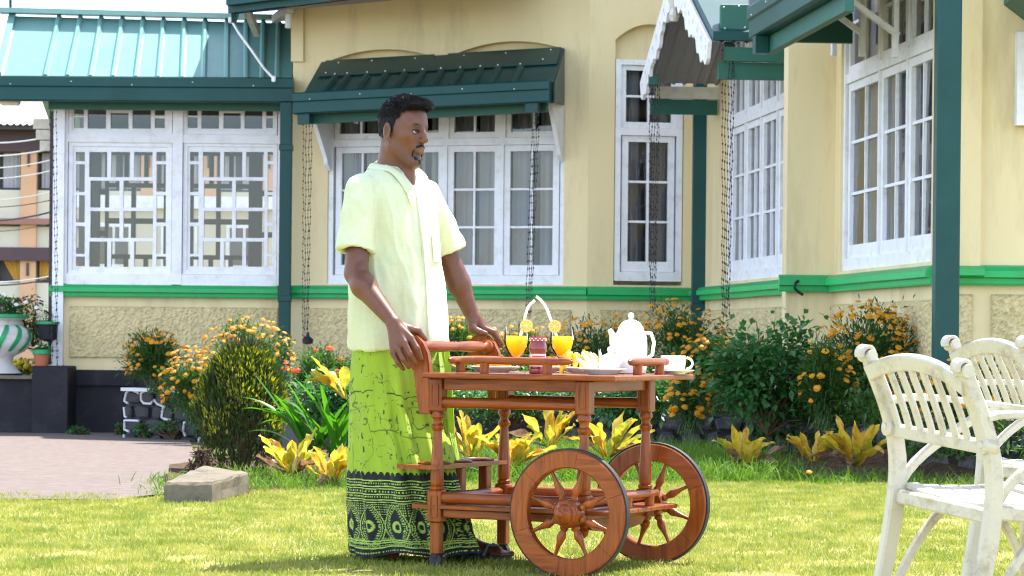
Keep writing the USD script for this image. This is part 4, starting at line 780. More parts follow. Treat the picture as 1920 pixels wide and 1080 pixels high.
def shrub(name, label, x, ytop, ybase, D, wpx, n, leaf, seed, m='shrub_leaf', clumps=90, cat='shrub', wide=.6, group=None):
    rng = np.random.default_rng(seed); s_ = F / D; top, base = W(x, ytop, D), W(x, ybase, D); h = top[2] - base[2]; rx = wpx / 2 / s_; t = thing(name, label, cat, base, group=group)
    c = base + [0, 0, h * .46]; r = np.array([rx, rx * .75, h * .52]); P, q = cloud(rng, n, c, r, clumps, .45, .9)
    v, f = leaf_fan(P, q + rng.normal(0, .55, (n, 3)) + [0, -.3, .1], rng.uniform(.6, 1.3, n) * leaf, rng.uniform(.5, .8, n) * leaf, rng, .25); part(t, 'foliage', B().add(v, f), M[m], kind='stuff')
    b = B()
    for i in range(22):
        e = c + unit(rng.normal(size=3) + [0, 0, .5]) * r * rng.uniform(.6, .95); b.tube([base - [0, 0, .05], (base + e) / 2 + rng.normal(0, .03, 3), e], [.012, .008, .003], 5, False)
    part(t, 'stems', b, M['brown_stem'], kind='stuff'); return t
shrub('leafy_shrub', 'large green broad leaved shrub between the marigolds right of the trolley', 1440, 588, 800, 18.0, 270, 3400, .062, 31)
shrub('leafy_shrub', 'smaller dark green shrub at the foot of the tall marigolds, behind the trolley legs', 1180, 690, 800, 19.0, 190, 1500, .05, 32)
shrub('leafy_shrub', 'dark green leafy plant low behind the man and the lily', 610, 690, 800, 19.2, 170, 1400, .05, 33)
shrub('leafy_shrub', 'dark green growth low behind the trolley top, centre of the bed', 960, 690, 790, 20.0, 260, 1900, .045, 34)
for i, (x, yt, yb, D, w_, lb) in enumerate(((243, 798, 820, 26.3, 26, 'small green weed at the foot of the black plinth, left'), (148, 796, 822, 26.0, 34, 'small green weed at the foot of the black pier'), (226, 794, 818, 26.0, 16, 'tiny green weed beside the concrete strip'), (270, 792, 816, 25.0, 40, 'leafy weed at the left end of the stone wall'), (325, 790, 816, 24.6, 90, 'spread of green weeds along the foot of the stone wall'), (390, 788, 816, 23.8, 60, 'green weed right of the stone wall foot'))):
    shrub('weed', lb, x, yt, yb, D, w_ * 1.2, 260, .04, 40 + i, clumps=14, cat='weed')
rng = np.random.default_rng(64); b = B()
for x0, y0, x1, y1, n, h in ((-1.3, 20.9, .3, 20.8, 4200, .50), (.3, 20.8, 1.8, 19.3, 5200, .55), (1.75, 19.0, 2.4, 16.8, 4200, .42), (2.4, 16.3, 3.2, 15.9, 1500, .30)):
    t_ = rng.uniform(0, 1, n); P = np.c_[x0 + (x1 - x0) * t_ + rng.normal(0, .08, n), y0 + (y1 - y0) * t_ + rng.normal(0, .22, n), .12 + h * rng.beta(1.2, 1.6, n) * (.6 + .7 * meshkit.noise(np.c_[t_ * 7, t_ * 0, t_ * 0], 3))]
    v, f = leaf_fan(P, rng.normal(0, .6, (n, 3)) + [0, -.25, .5], rng.uniform(.03, .08, n), rng.uniform(.012, .03, n), rng, .2); b.add(v, f)
single('ground_cover', b, M['mari_leaf'], 'dark green low growth along the top of the stone wall', 'ground cover', kind='stuff')
# clipped conifer
rng = np.random.default_rng(51); base = W(452, 884, 16.2); t = thing('clipped_conifer', 'egg shaped clipped conifer with yellow green tips and bare brown inside', 'conifer', base); s_ = F / 16.2
H, R = (884 - 640) / s_, 84 / s_
def conif(n, m, nm, r0, r1, L, wd, seed):
    rng = np.random.default_rng(seed); th = rng.uniform(0, 2 * np.pi, n); z = rng.beta(1.4, 1.1, n) ** .85; kp = (nm != 'young_tips') | (meshkit.noise(np.c_[np.cos(th) * 3, np.sin(th) * 3, z * 5], 15) * (.35 + z) > .42); th, z = th[kp], z[kp]; n = len(z); prof = np.where(z < .52, .62 + .38 * np.sin(z / .52 * np.pi / 2), np.sqrt(np.clip(1 - ((z - .52) / .49) ** 2, 0.01, 1))); lump = .82 + .30 * meshkit.noise(np.c_[np.cos(th) * 2.2, np.sin(th) * 2.2, z * 4], 5)
    rad = R * prof * lump * rng.uniform(r0, r1, n); P = base + np.c_[np.cos(th) * rad, np.sin(th) * rad, z * H * .98]
    Dv = np.c_[np.cos(th) * .45, np.sin(th) * .45, np.full(n, 1.0)] + rng.normal(0, .3, (n, 3)); v, f = leaf_fan(P - [0, 0, .02], Dv, rng.uniform(.6, 1.4, n) * L, wd * rng.uniform(.5, 1.5, n), rng, 0.0); part(t, nm, B().add(v, f), m, kind='stuff')
conif(7500, M['conifer'], 'foliage', .80, 1.04, .042, .012, 52); conif(3600, M['yellow_tip'], 'young_tips', .97, 1.06, .034, .010, 54); conif(4200, M['conifer_in'], 'dry_twigs', .45, .93, .07, .006, 53)
b = B()
for i in range(16):
    a = rng.uniform(0, 6.28); e = base + [math.cos(a) * R * .5, math.sin(a) * R * .5, H * rng.uniform(.4, .8)]; b.tube([base + [math.cos(a) * .03, math.sin(a) * .03, -.06], base + [math.cos(a) * R * .3, math.sin(a) * R * .3, H * .25], e], [.014, .010, .004], 5, False)
part(t, 'trunk', b, M['brown_stem'])
shrub('twiggy_sprig', 'bare dark twiggy sprig at the foot of the conifer above the kerb block', 378, 830, 890, 14.6, 60, 130, .03, 61, 'conifer_in', 10, 'sprig')
# strap leaved lily: every leaf a part
def strap(base, d, L, wd, droop, side_tilt=0.0, seg=9):
    d = unit(d); S = unit(np.cross(d, [0, 0, 1])); S = unit(S + np.array([0, 0, side_tilt])); rows = []
    for s_ in np.linspace(0, 1, seg):
        c = base + d * L * s_ + np.array([0, 0, -1.0]) * L * droop * s_ ** 2.2; w_ = wd * .5 * min(1, .55 + 1.5 * s_) * (1 - s_ ** 4) ** .8 + .0008; n_ = unit(np.cross(S, d)); rows.append([c - S * w_, c - n_ * w_ * .3, c + S * w_])
    return B().grid(np.array(rows))
rng = np.random.default_rng(71); base = W(612, 850, 15.7); t = thing('strap_leaf_lily', 'lily with long glossy green strap leaves beside the man', 'lily', base)
for i in range(30):
    a = rng.uniform(math.pi * .85, math.pi * 2.1); d = [math.cos(a) * rng.uniform(.35, .9), math.sin(a) * .5, rng.uniform(.8, 1.3)]; part(t, 'leaf', strap(base + [rng.uniform(-.12, .12), rng.uniform(-.06, .06), -.02], d, rng.uniform(.48, .80), rng.uniform(.034, .052), rng.uniform(.10, .55), rng.uniform(-.3, .3)), M['lily'], smooth=True)
# yellowing broad leaved plants
def broad(base, d, L, wd, droop, cup, rng, seg=8):
    d = unit(d); S = unit(np.cross(d, [0.05, 0.1, 1])); S = unit(S + rng.normal(0, .35, 3)); rows = []
    for s_ in np.linspace(0, 1, seg):
        c = base + d * L * s_ + np.array([0, 0, -1.0]) * L * droop * s_ ** 2; w_ = wd * .5 * (math.sin(math.pi * min(1, s_ * .93 + .07)) ** .85) * (1.05 - .25 * s_) + .001; n_ = unit(np.cross(S, d)); wv = .012 * math.sin(s_ * 9 + L * 40)
        rows.append([c - S * w_ + n_ * (w_ * cup + wv), c - S * w_ * .5 + n_ * w_ * cup * .35, c - n_ * .004, c + S * w_ * .5 + n_ * w_ * cup * .35, c + S * w_ + n_ * (w_ * cup - wv)])
    return B().grid(np.array(rows))
def yellowplant(x, y, D, n, L, label, seed, mix=(.46, .32, .13, .09), lean=0.0):
    rng = np.random.default_rng(seed); base = W(x, y, D); base[2] = max(base[2], gz_(D)); t = thing('broad_leaf_plant', label, 'leafy plant', base, group='yellowing broad leaved plants')
    n = int(n * 1.5)
    for i in range(n):
        a = rng.uniform(0, 2 * math.pi); up_ = rng.uniform(.5, 1.7); d = [math.cos(a) * .7 + lean, math.sin(a) * .5 - .15, up_]; k = rng.choice(4, p=mix)
        if k == 3: d[2] *= .25
        st = base + [math.cos(a) * .02, math.sin(a) * .02, -.02]; stl = L * rng.uniform(.15, .45); kn = st + unit(d) * stl
        lf = part(t, 'leaf', broad(kn, np.array(d) + rng.normal(0, .12, 3), L * rng.uniform(.55, 1.05), L * rng.uniform(.22, .36), rng.uniform(.0, .45), rng.uniform(.1, .6), rng), M['yl'][k], smooth=True)
        part(lf, 'stalk', B().tube([st, kn], .006, 5, False), M['yl'][k])
for a in ((548, 880, 15.0, 14, .23, 'yellowing broad leaved plant nearest the clipped conifer', 81), (622, 905, 14.8, 10, .24, 'yellow broad leaved plant at the lawn edge left of the man', 82), (650, 740, 15.6, 5, .30, 'tall yellow leaf rising just left of the sarong', 83), (884, 850, 15.8, 8, .24, 'yellow leaved plant behind the left trolley legs', 84), (955, 872, 15.8, 12, .27, 'yellow leaved plant between the near left legs of the trolley', 85), (1030, 830, 16.2, 8, .24, 'yellow leaved plant behind the middle of the trolley', 86), (1140, 850, 16.1, 13, .27, 'bright yellow leaved plant above the near trolley wheel', 87)): yellowplant(*a)
for a in ((1392, 868, 16.2, 13, .24, 'ochre broad leaved plant right of the far trolley wheel', 88, (.45, .15, .25, .15)), (1525, 858, 16.3, 8, .20, 'small ochre leaved plant between two larger ones', 89, (.3, .1, .35, .25)), (1606, 866, 16.1, 18, .26, 'largest ochre plant with dry brown leaves beside the white chair', 90, (.3, .2, .25, .25))): yellowplant(*a)
t = thing('fallen_flower', 'single orange marigold lying on the lawn edge', 'flower', W(1517, 884, 15.5)); blossom(t, W(1517, 884, 15.5), .02, (0, -.5, 1), M['orange'], rng)

# ------------------------------------------------------------------ left edge: parapet, urn, pots
pz = thing('parapet', 'low black parapet wall with a taller end pier in front of the bay corner', 'wall', (-5.0, 26.6, -0.2))
b = B(); a, c = W(60, 686, 26.45), W(128, 686, 26.45); b.cbox([a[0], 26.45, -.3], [c[0], 26.95, a[2]], .01); part(pz, 'pier', b, M['plinth'])
a, c = W(-160, 714, 26.5), W(60, 711, 26.5); b = B(); b.box([a[0], 26.55, -.3], [c[0] - .002, 26.85, c[2]]); part(pz, 'low_wall', b, M['plinth'])
b = B(); b.box([a[0], 26.50, c[2] + .001], [c[0] - .002, 26.95, c[2] + .035]); part(pz, 'coping', b, M['concrete']); top_low = c[2] + .035
M['terracotta'] = mat('terracotta', (0.40, 0.12, 0.06), 0.8, 0.1, 8, 0.2, 60); M['rim_green'] = mat('green_rim_paint', (0.02, 0.28, 0.10), 0.5, 0.1, 6); M['urnwhite'] = mat('urn_white', (0.62, 0.61, 0.58), 0.7, 0.08, 6, dirt=(0.28, 0.26, 0.22), dscale=7)
u = W(2, 705, 26.72); s_ = F / 26.72; ut = thing('urn_planter', 'white urn planter with green swirled stripes on the low wall', 'urn', (u[0], 26.72, top_low))
cz = top_low; k = 1 / s_
prof = [(.20, 0), (.20, .02), (.17, .05), (.12, .11), (.11, .16), (.13, .19), (.22, .235), (.29, .31), (.305, .39), (.27, .46), (.2, .50), (.19, .54), (.26, .57), (.265, .60), (.2, .60), (.19, .55)]
part(ut, 'bowl', B().lathe(prof, 32, [u[0], 26.72, cz]), M['urnwhite'], smooth=40)
for i in range(12):
    a0 = i * 2 * math.pi / 12; b = B(); rows = []
    for r_, z_ in [(.225, .237), (.262, .27), (.294, .31), (.309, .35), (.309, .39), (.292, .43), (.272, .46), (.205, .50)]:
        aa = a0 + (z_ - .23) * 1.6; rows.append([[u[0] + (r_ + .004) * math.cos(aa + da), 26.72 + (r_ + .004) * math.sin(aa + da), cz + z_] for da in (-.09, 0, .09)])
    part(ut, 'stripe', b.grid(np.array(rows)), M['rim_green'], smooth=True)
part(ut, 'rim', B().lathe([(.262, .568), (.272, .575), (.272, .602), (.262, .606)], 32, [u[0], 26.72, cz]), M['rim_green']); part(ut, 'foot', B().lathe([(.215, -.0), (.215, .018)], 24, [u[0], 26.72, cz + .001]), M['plinth'])
def potplant(x, ytop, ybase, D, wpx, m, label, seed, nf, cat='potted flowers', fr=.02, n=900):
    rng = np.random.default_rng(seed); s_ = F / D; top, base = W(x, ytop, D), W(x, ybase, D); h = top[2] - base[2]; rx = wpx / 2 / s_; t = thing('flowering_plant', label, cat, base); c = base + [0, 0, h * .45]; r = np.array([rx, rx * .7, h * .55])
    P, q = cloud(rng, n, c, r, 40, .3, .8); v, f = leaf_fan(P, q + rng.normal(0, .5, (n, 3)), rng.uniform(.03, .07, n), rng.uniform(.01, .025, n), rng, .2); part(t, 'foliage', B().add(v, f), M['shrub_leaf'], kind='stuff')
    for i in range(nf):
        d = unit(rng.normal(size=3) + [0, -.5, .5]); blossom(t, c + d * r * rng.uniform(.7, 1.15), fr * rng.uniform(.7, 1.3), d, M[m], rng)
    b = B()
    for i in range(14): b.tube([base, c + unit(rng.normal(size=3)) * r * .8], [.006, .003], 4, False)
    part(t, 'stems', b, M['stem'], kind='stuff')
potplant(15, 556, 604, 26.72, 80, 'purple_petal', 'purple flowered plant growing in the striped urn', 91, 18)
potplant(62, 556, 650, 26.9, 74, 'purple_petal', 'bushy plant with dusky pink flowers hanging beside the urn', 92, 30)
potplant(42, 672, 712, 27.6, 60, 'yellow_petal', 'bright yellow flowers seen between the urn and the pier', 93, 46, fr=.03, n=400)
for i in range(4):
    q = W((10, 30, 48, 68)[i], (550, 570, 566, 576)[i], 26.6); tt = thing('white_flower', 'white flower above the urn plants, ' + ('leftmost, at the frame edge', 'second from the left', 'third from the left', 'rightmost')[i], 'flower', q); blossom(tt, q, .026, (0, -.7, .6), M['white_petal'], rng)
pb = W(78, 687, 26.62); pt = thing('terracotta_pot', 'terracotta pot with a green rim on the black pier', 'flowerpot', pb)
part(pt, 'pot', B().lathe([(.062, 0), (.085, .135), (.08, .135)], 20, pb + [0, 0, .001]), M['terracotta'], smooth=40); part(pt, 'rim', B().lathe([(.088, .12), (.094, .125), (.094, .165), (.085, .168), (.075, .15), (.05, .148)], 20, pb), M['rim_green'])
potplant(78, 646, 662, 26.62, 34, 'white_petal', 'white flowers in the terracotta pot', 94, 9, fr=.018, n=260)
hb = W(90, 640, 26.75); ht = thing('hanging_planter', 'black planter with green rim beside the corner post', 'planter', hb); part(ht, 'bowl', B().lathe([(.03, 0), (.09, .02), (.10, .17), (.09, .17)], 18, hb), M['plinth']); part(ht, 'rim', B().lathe([(.10, .168), (.115, .172), (.115, .195), (.10, .198)], 18, hb), M['rim_green'])
# ------------------------------------------------------------------ the tea trolley: x along it (wheels at the far end), y across it away from the camera
CA = math.radians(27); CX, CY = -0.264, 9.63
cart = thing('tea_trolley', 'varnished wooden tea trolley with two spoked cart wheels on the lawn', 'trolley', (CX, CY, 0), -CA)
def cw(u, v, z=0): return np.array([CX + math.cos(CA) * u + math.sin(CA) * v, CY - math.sin(CA) * u + math.cos(CA) * v, z])
LU, WV, ZT = 0.583, 0.524, 0.695
def cp(name, b, m='wood_u', smooth=False, parent=None): return part(parent or cart, name, b, M[m], smooth=smooth, local=True)
M['tyre'] = mat('black_tyre', (0.015, 0.013, 0.012), 0.7, 0.2, 20); M['groove'] = mat('groove_shadowed_wood', (0.10, 0.03, 0.012), 0.6, 0.2, 9)
b = B().cbox([-.022, -.085, ZT - .019], [.738, .607, ZT], .004); cp('tabletop', b)
def block(b, u, v, z0, z1, w=.027):
    b.cbox([u - w, v - w, z0], [u + w, v + w, z1], .005); zc = (z0 + z1) / 2; hh = (z1 - z0) * .28
    ring = Polygon([(-.011, -hh), (.011, -hh), (.011, hh), (-.011, hh)]).buffer(.006).difference(Polygon([(-.006, -hh), (.006, -hh), (.006, hh), (-.006, hh)]).buffer(.003))
    b.prism(ring, [u, v - w - .003, zc], [1, 0, 0], [0, 0, 1], [0, .004, 0]); b.prism(ring, [u - w - .003, v, zc], [0, 1, 0], [0, 0, 1], [.004, 0, 0])
bal = [(.020, .272), (.026, .278), (.027, .286), (.021, .292), (.024, .300), (.0245, .33), (.022, .38), (.018, .44), (.0155, .485), (.019, .490), (.0235, .497), (.0235, .505), (.018, .511), (.0155, .520), (.019, .530), (.025, .536), (.025, .546), (.020, .558)]
for u, v in ((0, 0), (0, WV), (LU, 0), (LU, WV)):
    b = B(); block(b, u, v, .556, ZT - .020); block(b, u, v, .158 if u == 0 else .175, .274); b.lathe([(r * 1.0, z) for r, z in bal], 16, (u, v, 0))
    if u == 0: b.cbox([u - .019, v - .019, .045], [u + .019, v + .019, .160], .004)
    else: b.lathe([(.004, .125), (.016, .135), (.020, .150), (.012, .160), (.022, .172), (.022, .178)], 14, (u, v, 0))
    lg = cp('leg', b, 'wood_z', 35)
    if u == 0:
        b = B().lathe([(.012, -.011), (.024, -.011), (.024, .011), (.012, .011)], 14, (u, v, .024), (0, 1, 0)); b.cbox([u - .008, v - .016, .03], [u + .008, v + .016, .05], .002); cp('caster', b, 'tyre', parent=lg)
for v in (0, WV):
    cp('upper_rail', B().tube([[.02, v, .588], [LU - .02, v, .588]], .0195, 14), smooth=40); cp('lower_rail', B().tube([[.02, v, .247], [LU - .02, v, .247]], .0205, 14), smooth=40)
    cp('apron', B().cbox([.028, v - .012, .634], [LU - .028, v + .012, ZT - .020], .003)); cp('shelf_apron', B().cbox([.028, v - .010, .176], [LU - .028, v + .010, .206], .003))
for u in (0, LU):
    cp('end_apron', B().cbox([u - .012, .028, .634], [u + .012, WV - .028, ZT - .0205], .003), 'wood_v'); cp('end_rail', B().tube([[u, .02, .247], [u, WV - .02, .247]], .016, 12), 'wood_v', 40)
b = B().prism([(.02, .17), (.05, .15), (WV / 2, .128), (WV - .05, .15), (WV - .02, .17), (WV - .02, .205), (.02, .205)], [LU - .011, 0, 0], [0, 1, 0], [0, 0, 1], [.022, 0, 0]); cp('curved_apron', b, 'wood_v')
for k in range(5):
    v0 = -.03 + k * .117; cp('shelf_board', B().cbox([-.088, v0 + .002, .207 + (k % 2) * .0006], [.70, v0 + .1165, .222 + (k % 2) * .0006], .002))
# gallery rails on short dowels
def gallery(p, q, n=2, z=ZT, name='gallery_rail', inset=.22):
    p, q = np.array([*p, z + .046]), np.array([*q, z + .046]); d = q - p; t = [0, .03, .10, .12, .14, .5, .86, .88, .90, .97, 1.0]; r = [.005, .011, .0135, .011, .0135, .0145, .0135, .011, .0135, .011, .005]
    g = cp(name, B().tube([p + d * x for x in t], r, 12), 'wood_u' if abs(d[0]) > abs(d[1]) else 'wood_v', 50)
    for k in range(n):
        c = p + d * (inset + (1 - 2 * inset) * k / max(1, n - 1)); cp('dowel', B().lathe([(.016, z - .001), (.018, z + .006), (.0165, z + .014), (.0175, z + .038)], 12, (c[0], c[1], 0)), 'wood_z', 40, g)
gallery((.118, -.052), (.560, -.052)); gallery((.118, .575), (.560, .575)); gallery((.012, .06), (.012, .46)); gallery((.706, .10), (.706, .44)); gallery((.672, .10), (.672, .44), z=.222, name='shelf_gallery')
# two shaped handle boards and the turned bar
out = Polygon([(-.020, .548), (-.058, .548), (-.070, .60), (-.078, .66), (-.084, .70), (-.102, .722), (-.138, .735), (-.156, .762), (-.155, .795), (-.138, .822), (-.110, .834), (-.080, .826), (-.052, .800), (-.034, .765), (-.026, .725), (-.022, .68)]).buffer(.006).buffer(-.003)
for v in (-.029, WV + .001):
    b = B(); o2 = out.buffer(-.004); b.prism(out, [0, v + .004, 0], [1, 0, 0], [0, 0, 1], [0, .020, 0]); b.prism(o2, [0, v, 0], [1, 0, 0], [0, 0, 1], [0, .004, 0]); b.prism(o2, [0, v + .024, 0], [1, 0, 0], [0, 0, 1], [0, .004, 0])
    cp('handle_board', b, 'wood_z')
prof = [(0.026, -.005), (.026, .010), (.017, .018), (.0135, .03), (.020, .06), (.0215, .13), (.019, .20), (.0165, .235), (.0185, .245), (.0165, .255)]
hb = [(r, z) for r, z in prof] + [(r, .524 - .007 - z) for r, z in prof[::-1]]
cp('handle_bar', B().lathe([(r, z) for r, z in hb], 16, (-.075, .003, .788), (0, 1, 0)), 'wood_v', 40)
# side tray with bottle rings at the handle end
TZ = .362
b = B().prism(sbox(-.138, -.035, .012, .545).buffer(.008, join_style=1), [0, 0, TZ - .014], [1, 0, 0], [0, 1, 0], [0, 0, .014]); cp('bottle_tray', b, 'wood_v')
def ring(c, R, r, name):
    a = np.linspace(0, 2 * np.pi, 33)[:-1]; rows = [c + np.array([0, 0, 1]) * (r * .6 * math.sin(q)) + (R + r * math.cos(q)) * np.c_[np.cos(a), np.sin(a), 0 * a] for q in np.linspace(0, 2 * np.pi, 9)]; cp(name, B().rings(rows, False), 'wood_v', True)
ring(np.array([-.062, .09, TZ + .004]), .052, .010, 'bottle_ring'); ring(np.array([-.062, .26, TZ + .004]), .052, .010, 'bottle_ring'); ring(np.array([-.062, .43, TZ + .004]), .052, .010, 'bottle_ring')
cp('tray_post', B().cbox([-.045, .20, .222], [-.008, .24, TZ - .0145], .004), 'wood_z'); cp('tray_post', B().cbox([-.045, .40, .222], [-.008, .44, TZ - .0145], .004), 'wood_z')
# wheels
RW_, HUBZ, HUBU = .224, .216, .572
def wheel(v, s_):
    o = np.array([HUBU, v, HUBZ]); a = np.linspace(0, 2 * np.pi, 65)[:-1]
    ringat = lambda r, y: o + np.c_[np.cos(a) * r, np.full(64, y), np.sin(a) * r]
    b = B().rings([ringat(RW_ - .003, -.012), ringat(RW_ + .002, -.012), ringat(RW_ + .002, .012), ringat(RW_ - .003, .012), ringat(RW_ - .003, -.012)], False); w = cp('wheel', b, 'tyre', 40)
    n = 6
    for k in range(n):
        t = np.linspace(2 * np.pi * k / n + .35, 2 * np.pi * (k + 1) / n + .35 - .006, 12); cs = [(.157, -.014), (.162, -.019), (RW_ - .008, -.019), (RW_ - .0035, -.014), (RW_ - .0035, .014), (RW_ - .008, .019), (.162, .019), (.157, .014)]
        b = B().rings([np.array([o + [math.cos(q) * r, y, math.sin(q) * r] for r, y in cs]) for q in t]); cp('felloe', b, 'wood_u' if k % 3 == 0 else 'wood_z', 30, w)
    for k in range(8):
        q = 2 * np.pi * (k + .5) / 8 + .05; d = np.array([math.cos(q), 0, math.sin(q)])
        sp_ = [(.012, .036), (.012, .050), (.016, .056), (.010, .066), (.013, .074), (.0165, .088), (.012, .105), (.0085, .120), (.007, .135), (.0065, .160)]; cp('spoke', B().lathe(sp_, 12, o, d), 'wood_z', 40, w)
    hub = [(.0, -.030), (.046, -.030), (.050, -.022), (.050, .020), (.046, .026), (.042, .028), (.042, .036), (.036, .040), (.033, .050), (.024, .064), (.012, .070), (.010, .076), (.004, .079), (0, .079)]
    cp('hub', B().lathe([(max(r, .0005), z) for r, z in hub], 24, o, (0, s_, 0)), 'wood_z', 35, w)
wheel(-.092, -1); wheel(WV + .092, 1)
cp('axle', B().tube([[HUBU, -.07, HUBZ], [HUBU, WV + .07, HUBZ]], .015, 12), 'wood_v', 40); cp('axle_block', B().cbox([HUBU - .03, .03, HUBZ - .03], [HUBU + .03, WV - .03, HUBZ + .012], .004), 'wood_v')

# ------------------------------------------------------------------ breakfast on the trolley
def on(px, D): q = W(px, 700, D); return np.array([q[0], D, ZT + .0006])
M['china'] = mat('white_china', (0.82, 0.82, 0.80), 0.12, 0.01, 3, coat=0.6); M['napkin'] = mat('white_napkin', (0.84, 0.84, 0.83), 0.8, 0.02, 8)
M['juice'] = usdkit.material(stage, '/World/Looks/orange_juice', {'p': ('principled_bsdf', {'base_color': (0.95, 0.52, 0.004), 'roughness': 0.25, 'subsurface_weight': 0.35, 'subsurface_scale': 0.02, 'subsurface_radius': (1, .6, .1)})}, [], surface='p.BSDF')
M['straw'] = mat('white_straw', (0.82, 0.82, 0.80), 0.4, 0.02, 5); M['jam'] = mat('red_jam', (0.16, 0.006, 0.012), 0.12, 0.2, 30, coat=0.8); M['lid'] = mat('jar_lid', (0.5, 0.04, 0.05), 0.35, 0.05, 6); M['label'] = mat('jar_label', (0.70, 0.50, 0.50), 0.6, 0.05, 9)
M['slice'] = mat('orange_flesh', (0.90, 0.46, 0.02), 0.4, 0.1, 40); M['peel'] = mat('orange_peel', (0.85, 0.33, 0.01), 0.4, 0.05, 40); M['pith'] = mat('orange_pith', (0.88, 0.72, 0.35), 0.6, 0.05, 40)
M['banana'] = mat('banana_skin', (0.80, 0.52, 0.02), 0.45, 0.08, 30, dirt=(0.12, 0.06, 0.02), dscale=60, damount=0.8); M['papaya'] = mat('papaya_flesh', (0.80, 0.22, 0.02), 0.35, 0.12, 20); M['bread'] = mat('bread_crust', (0.50, 0.24, 0.07), 0.7, 0.2, 30); M['steel'] = mat('spoon_steel', (0.6, 0.6, 0.6), 0.25, 0.02, 3, metallic=1.0)
def juiceglass(px, D, which, yl):
    o = on(px, D); t = thing('juice_glass', f'{which} stemmed glass of orange juice on the trolley', 'glass', o, group='glasses of orange juice'); zr = .168
    pr = [(.034, .0), (.034, .003), (.010, .007), (.005, .016), (.005, .046), (.014, .055), (.030, .070), (.041, .092), (.0455, .112), (.0455, .125), (.0435, .150), (.041, zr)]
    part(t, 'bowl', B().lathe(pr + [(.0395, zr), (.042, .148), (.044, .125), (.044, .112), (.0395, .093), (.028, .072), (.010, .0575), (.0005, .056)], 28, o), M['glass'], smooth=50)
    jz = .134; part(t, 'juice', B().lathe([(.0005, .0575), (.010, .0585), (.0275, .073), (.039, .0935), (.0434, .112), (.0434, .125), (.0428, jz), (.0005, jz)], 28, o), M['juice'], smooth=50); return o
g1 = juiceglass(968, 9.62, 'left, nearer', 634); g2 = juiceglass(1054, 9.80, 'right, farther', 629)
def straw(pts, D, label): single('drinking_straw', B().tube([W(x, y, D) for x, y in pts], .0052, 8), M['straw'], label, 'straw', 'bendy straws in the juice glasses', smooth=50)
straw([(969, 668), (975, 634), (982, 604), (987, 584), (990, 576), (996, 569), (1003, 563)], 9.62, 'white bendy straw leaning right out of the left juice glass'); straw([(1050, 660), (1044, 632), (1034, 603), (1025, 579), (1020, 570), (1013, 562), (1005, 556)], 9.80, 'white bendy straw leaning left out of the right juice glass')
def citrus(px, py, D, r, label):
    c = W(px, py, D); ax = unit([-.25, -1, .12]); t = thing('orange_slice', label, 'orange slice', c); part(t, 'peel', B().lathe([(r * .9, -.003), (r, -.003), (r, .003), (r * .9, .003)], 24, c, ax), M['peel']); part(t, 'pith', B().lathe([(.0005, -.0027), (r * .93, -.0027), (r * .93, .0031), (.0005, .0031)], 24, c, ax), M['pith'])
    x = unit(np.cross(ax, [0, 0, 1])); y = np.cross(ax, x)
    for k in range(8):
        a0, a1 = 2 * np.pi * (k + .08) / 8, 2 * np.pi * (k + .92) / 8; am = (a0 + a1) / 2; b = B(); pol = [(r * .14 * math.cos(am), r * .14 * math.sin(am))] + [(r * .83 * math.cos(a0 + (a1 - a0) * s_), r * .83 * math.sin(a0 + (a1 - a0) * s_)) for s_ in (0, .33, .67, 1)]
        b.prism(pol, c + ax * .0028, x, y, ax * .0012); part(t, 'segment', b, M['slice'])
citrus(987, 611, 9.59, .0235, 'orange slice on the rim of the left juice glass'); citrus(1040, 612, 9.76, .0235, 'orange slice on the rim of the right juice glass')
o = on(1008, 9.50); t = thing('jam_jar', 'red jam jar with a pale checked lid between the juice glasses', 'jar', o)
part(t, 'glass_body', B().lathe([(.029, 0), (.031, .004), (.031, .02), (.0285, .024), (.0285, .075), (.032, .082), (.031, .10), (.027, .112), (.026, .116), (.0005, .116)], 24, o), M['jam'], smooth=40); part(t, 'lid', B().lathe([(.0275, .1145), (.0295, .1155), (.0295, .128), (.028, .131), (.0005, .131)], 24, o), M['lid'], smooth=40)
lb = part(t, 'label', B().lathe([(.0290, .026), (.0293, .027), (.0293, .070), (.0290, .071)], 24, o), M['label'], smooth=40)
b = B()
for k in range(24):
    a = 2 * np.pi * k / 24; q = o + [.0297 * math.cos(a), .0297 * math.sin(a), .1185 + .006 * (k % 2)]; b.ball(q, .0026, 1)
part(t, 'lid_check', b, M['straw'])
b = B()
for zz, w_ in ((.060, .9), (.0535, .6), (.036, .8), (.031, .5)):
    a = np.linspace(-math.pi / 2 - w_, -math.pi / 2 + w_, 9) + .15; P = np.array([[o + [.0296 * math.cos(x), .0296 * math.sin(x), zz + dz] for dz in (0, .0035)] for x in a]); b.grid(P)
part(lb, 'print', b, M['lid'])
def plate(px, D, r, label, name='plate', cat='plate', h=.018):
    o = on(px, D); t = single(name, B().lathe([(r * .55, 0), (r * .6, .001), (r * .62, .004), (r * .97, h), (r, h + .001), (r, h + .003), (r * .96, h + .004), (r * .6, .008), (.0005, .007)], 40, o), M['china'], label, cat, smooth=50); return o
o = plate(1130, 9.47, .086, 'white plate at the near right corner of the trolley top')
t = thing('folded_napkin', 'white folded napkin standing on the near plate', 'napkin', o + [0, 0, .009])
rng = np.random.default_rng(5)
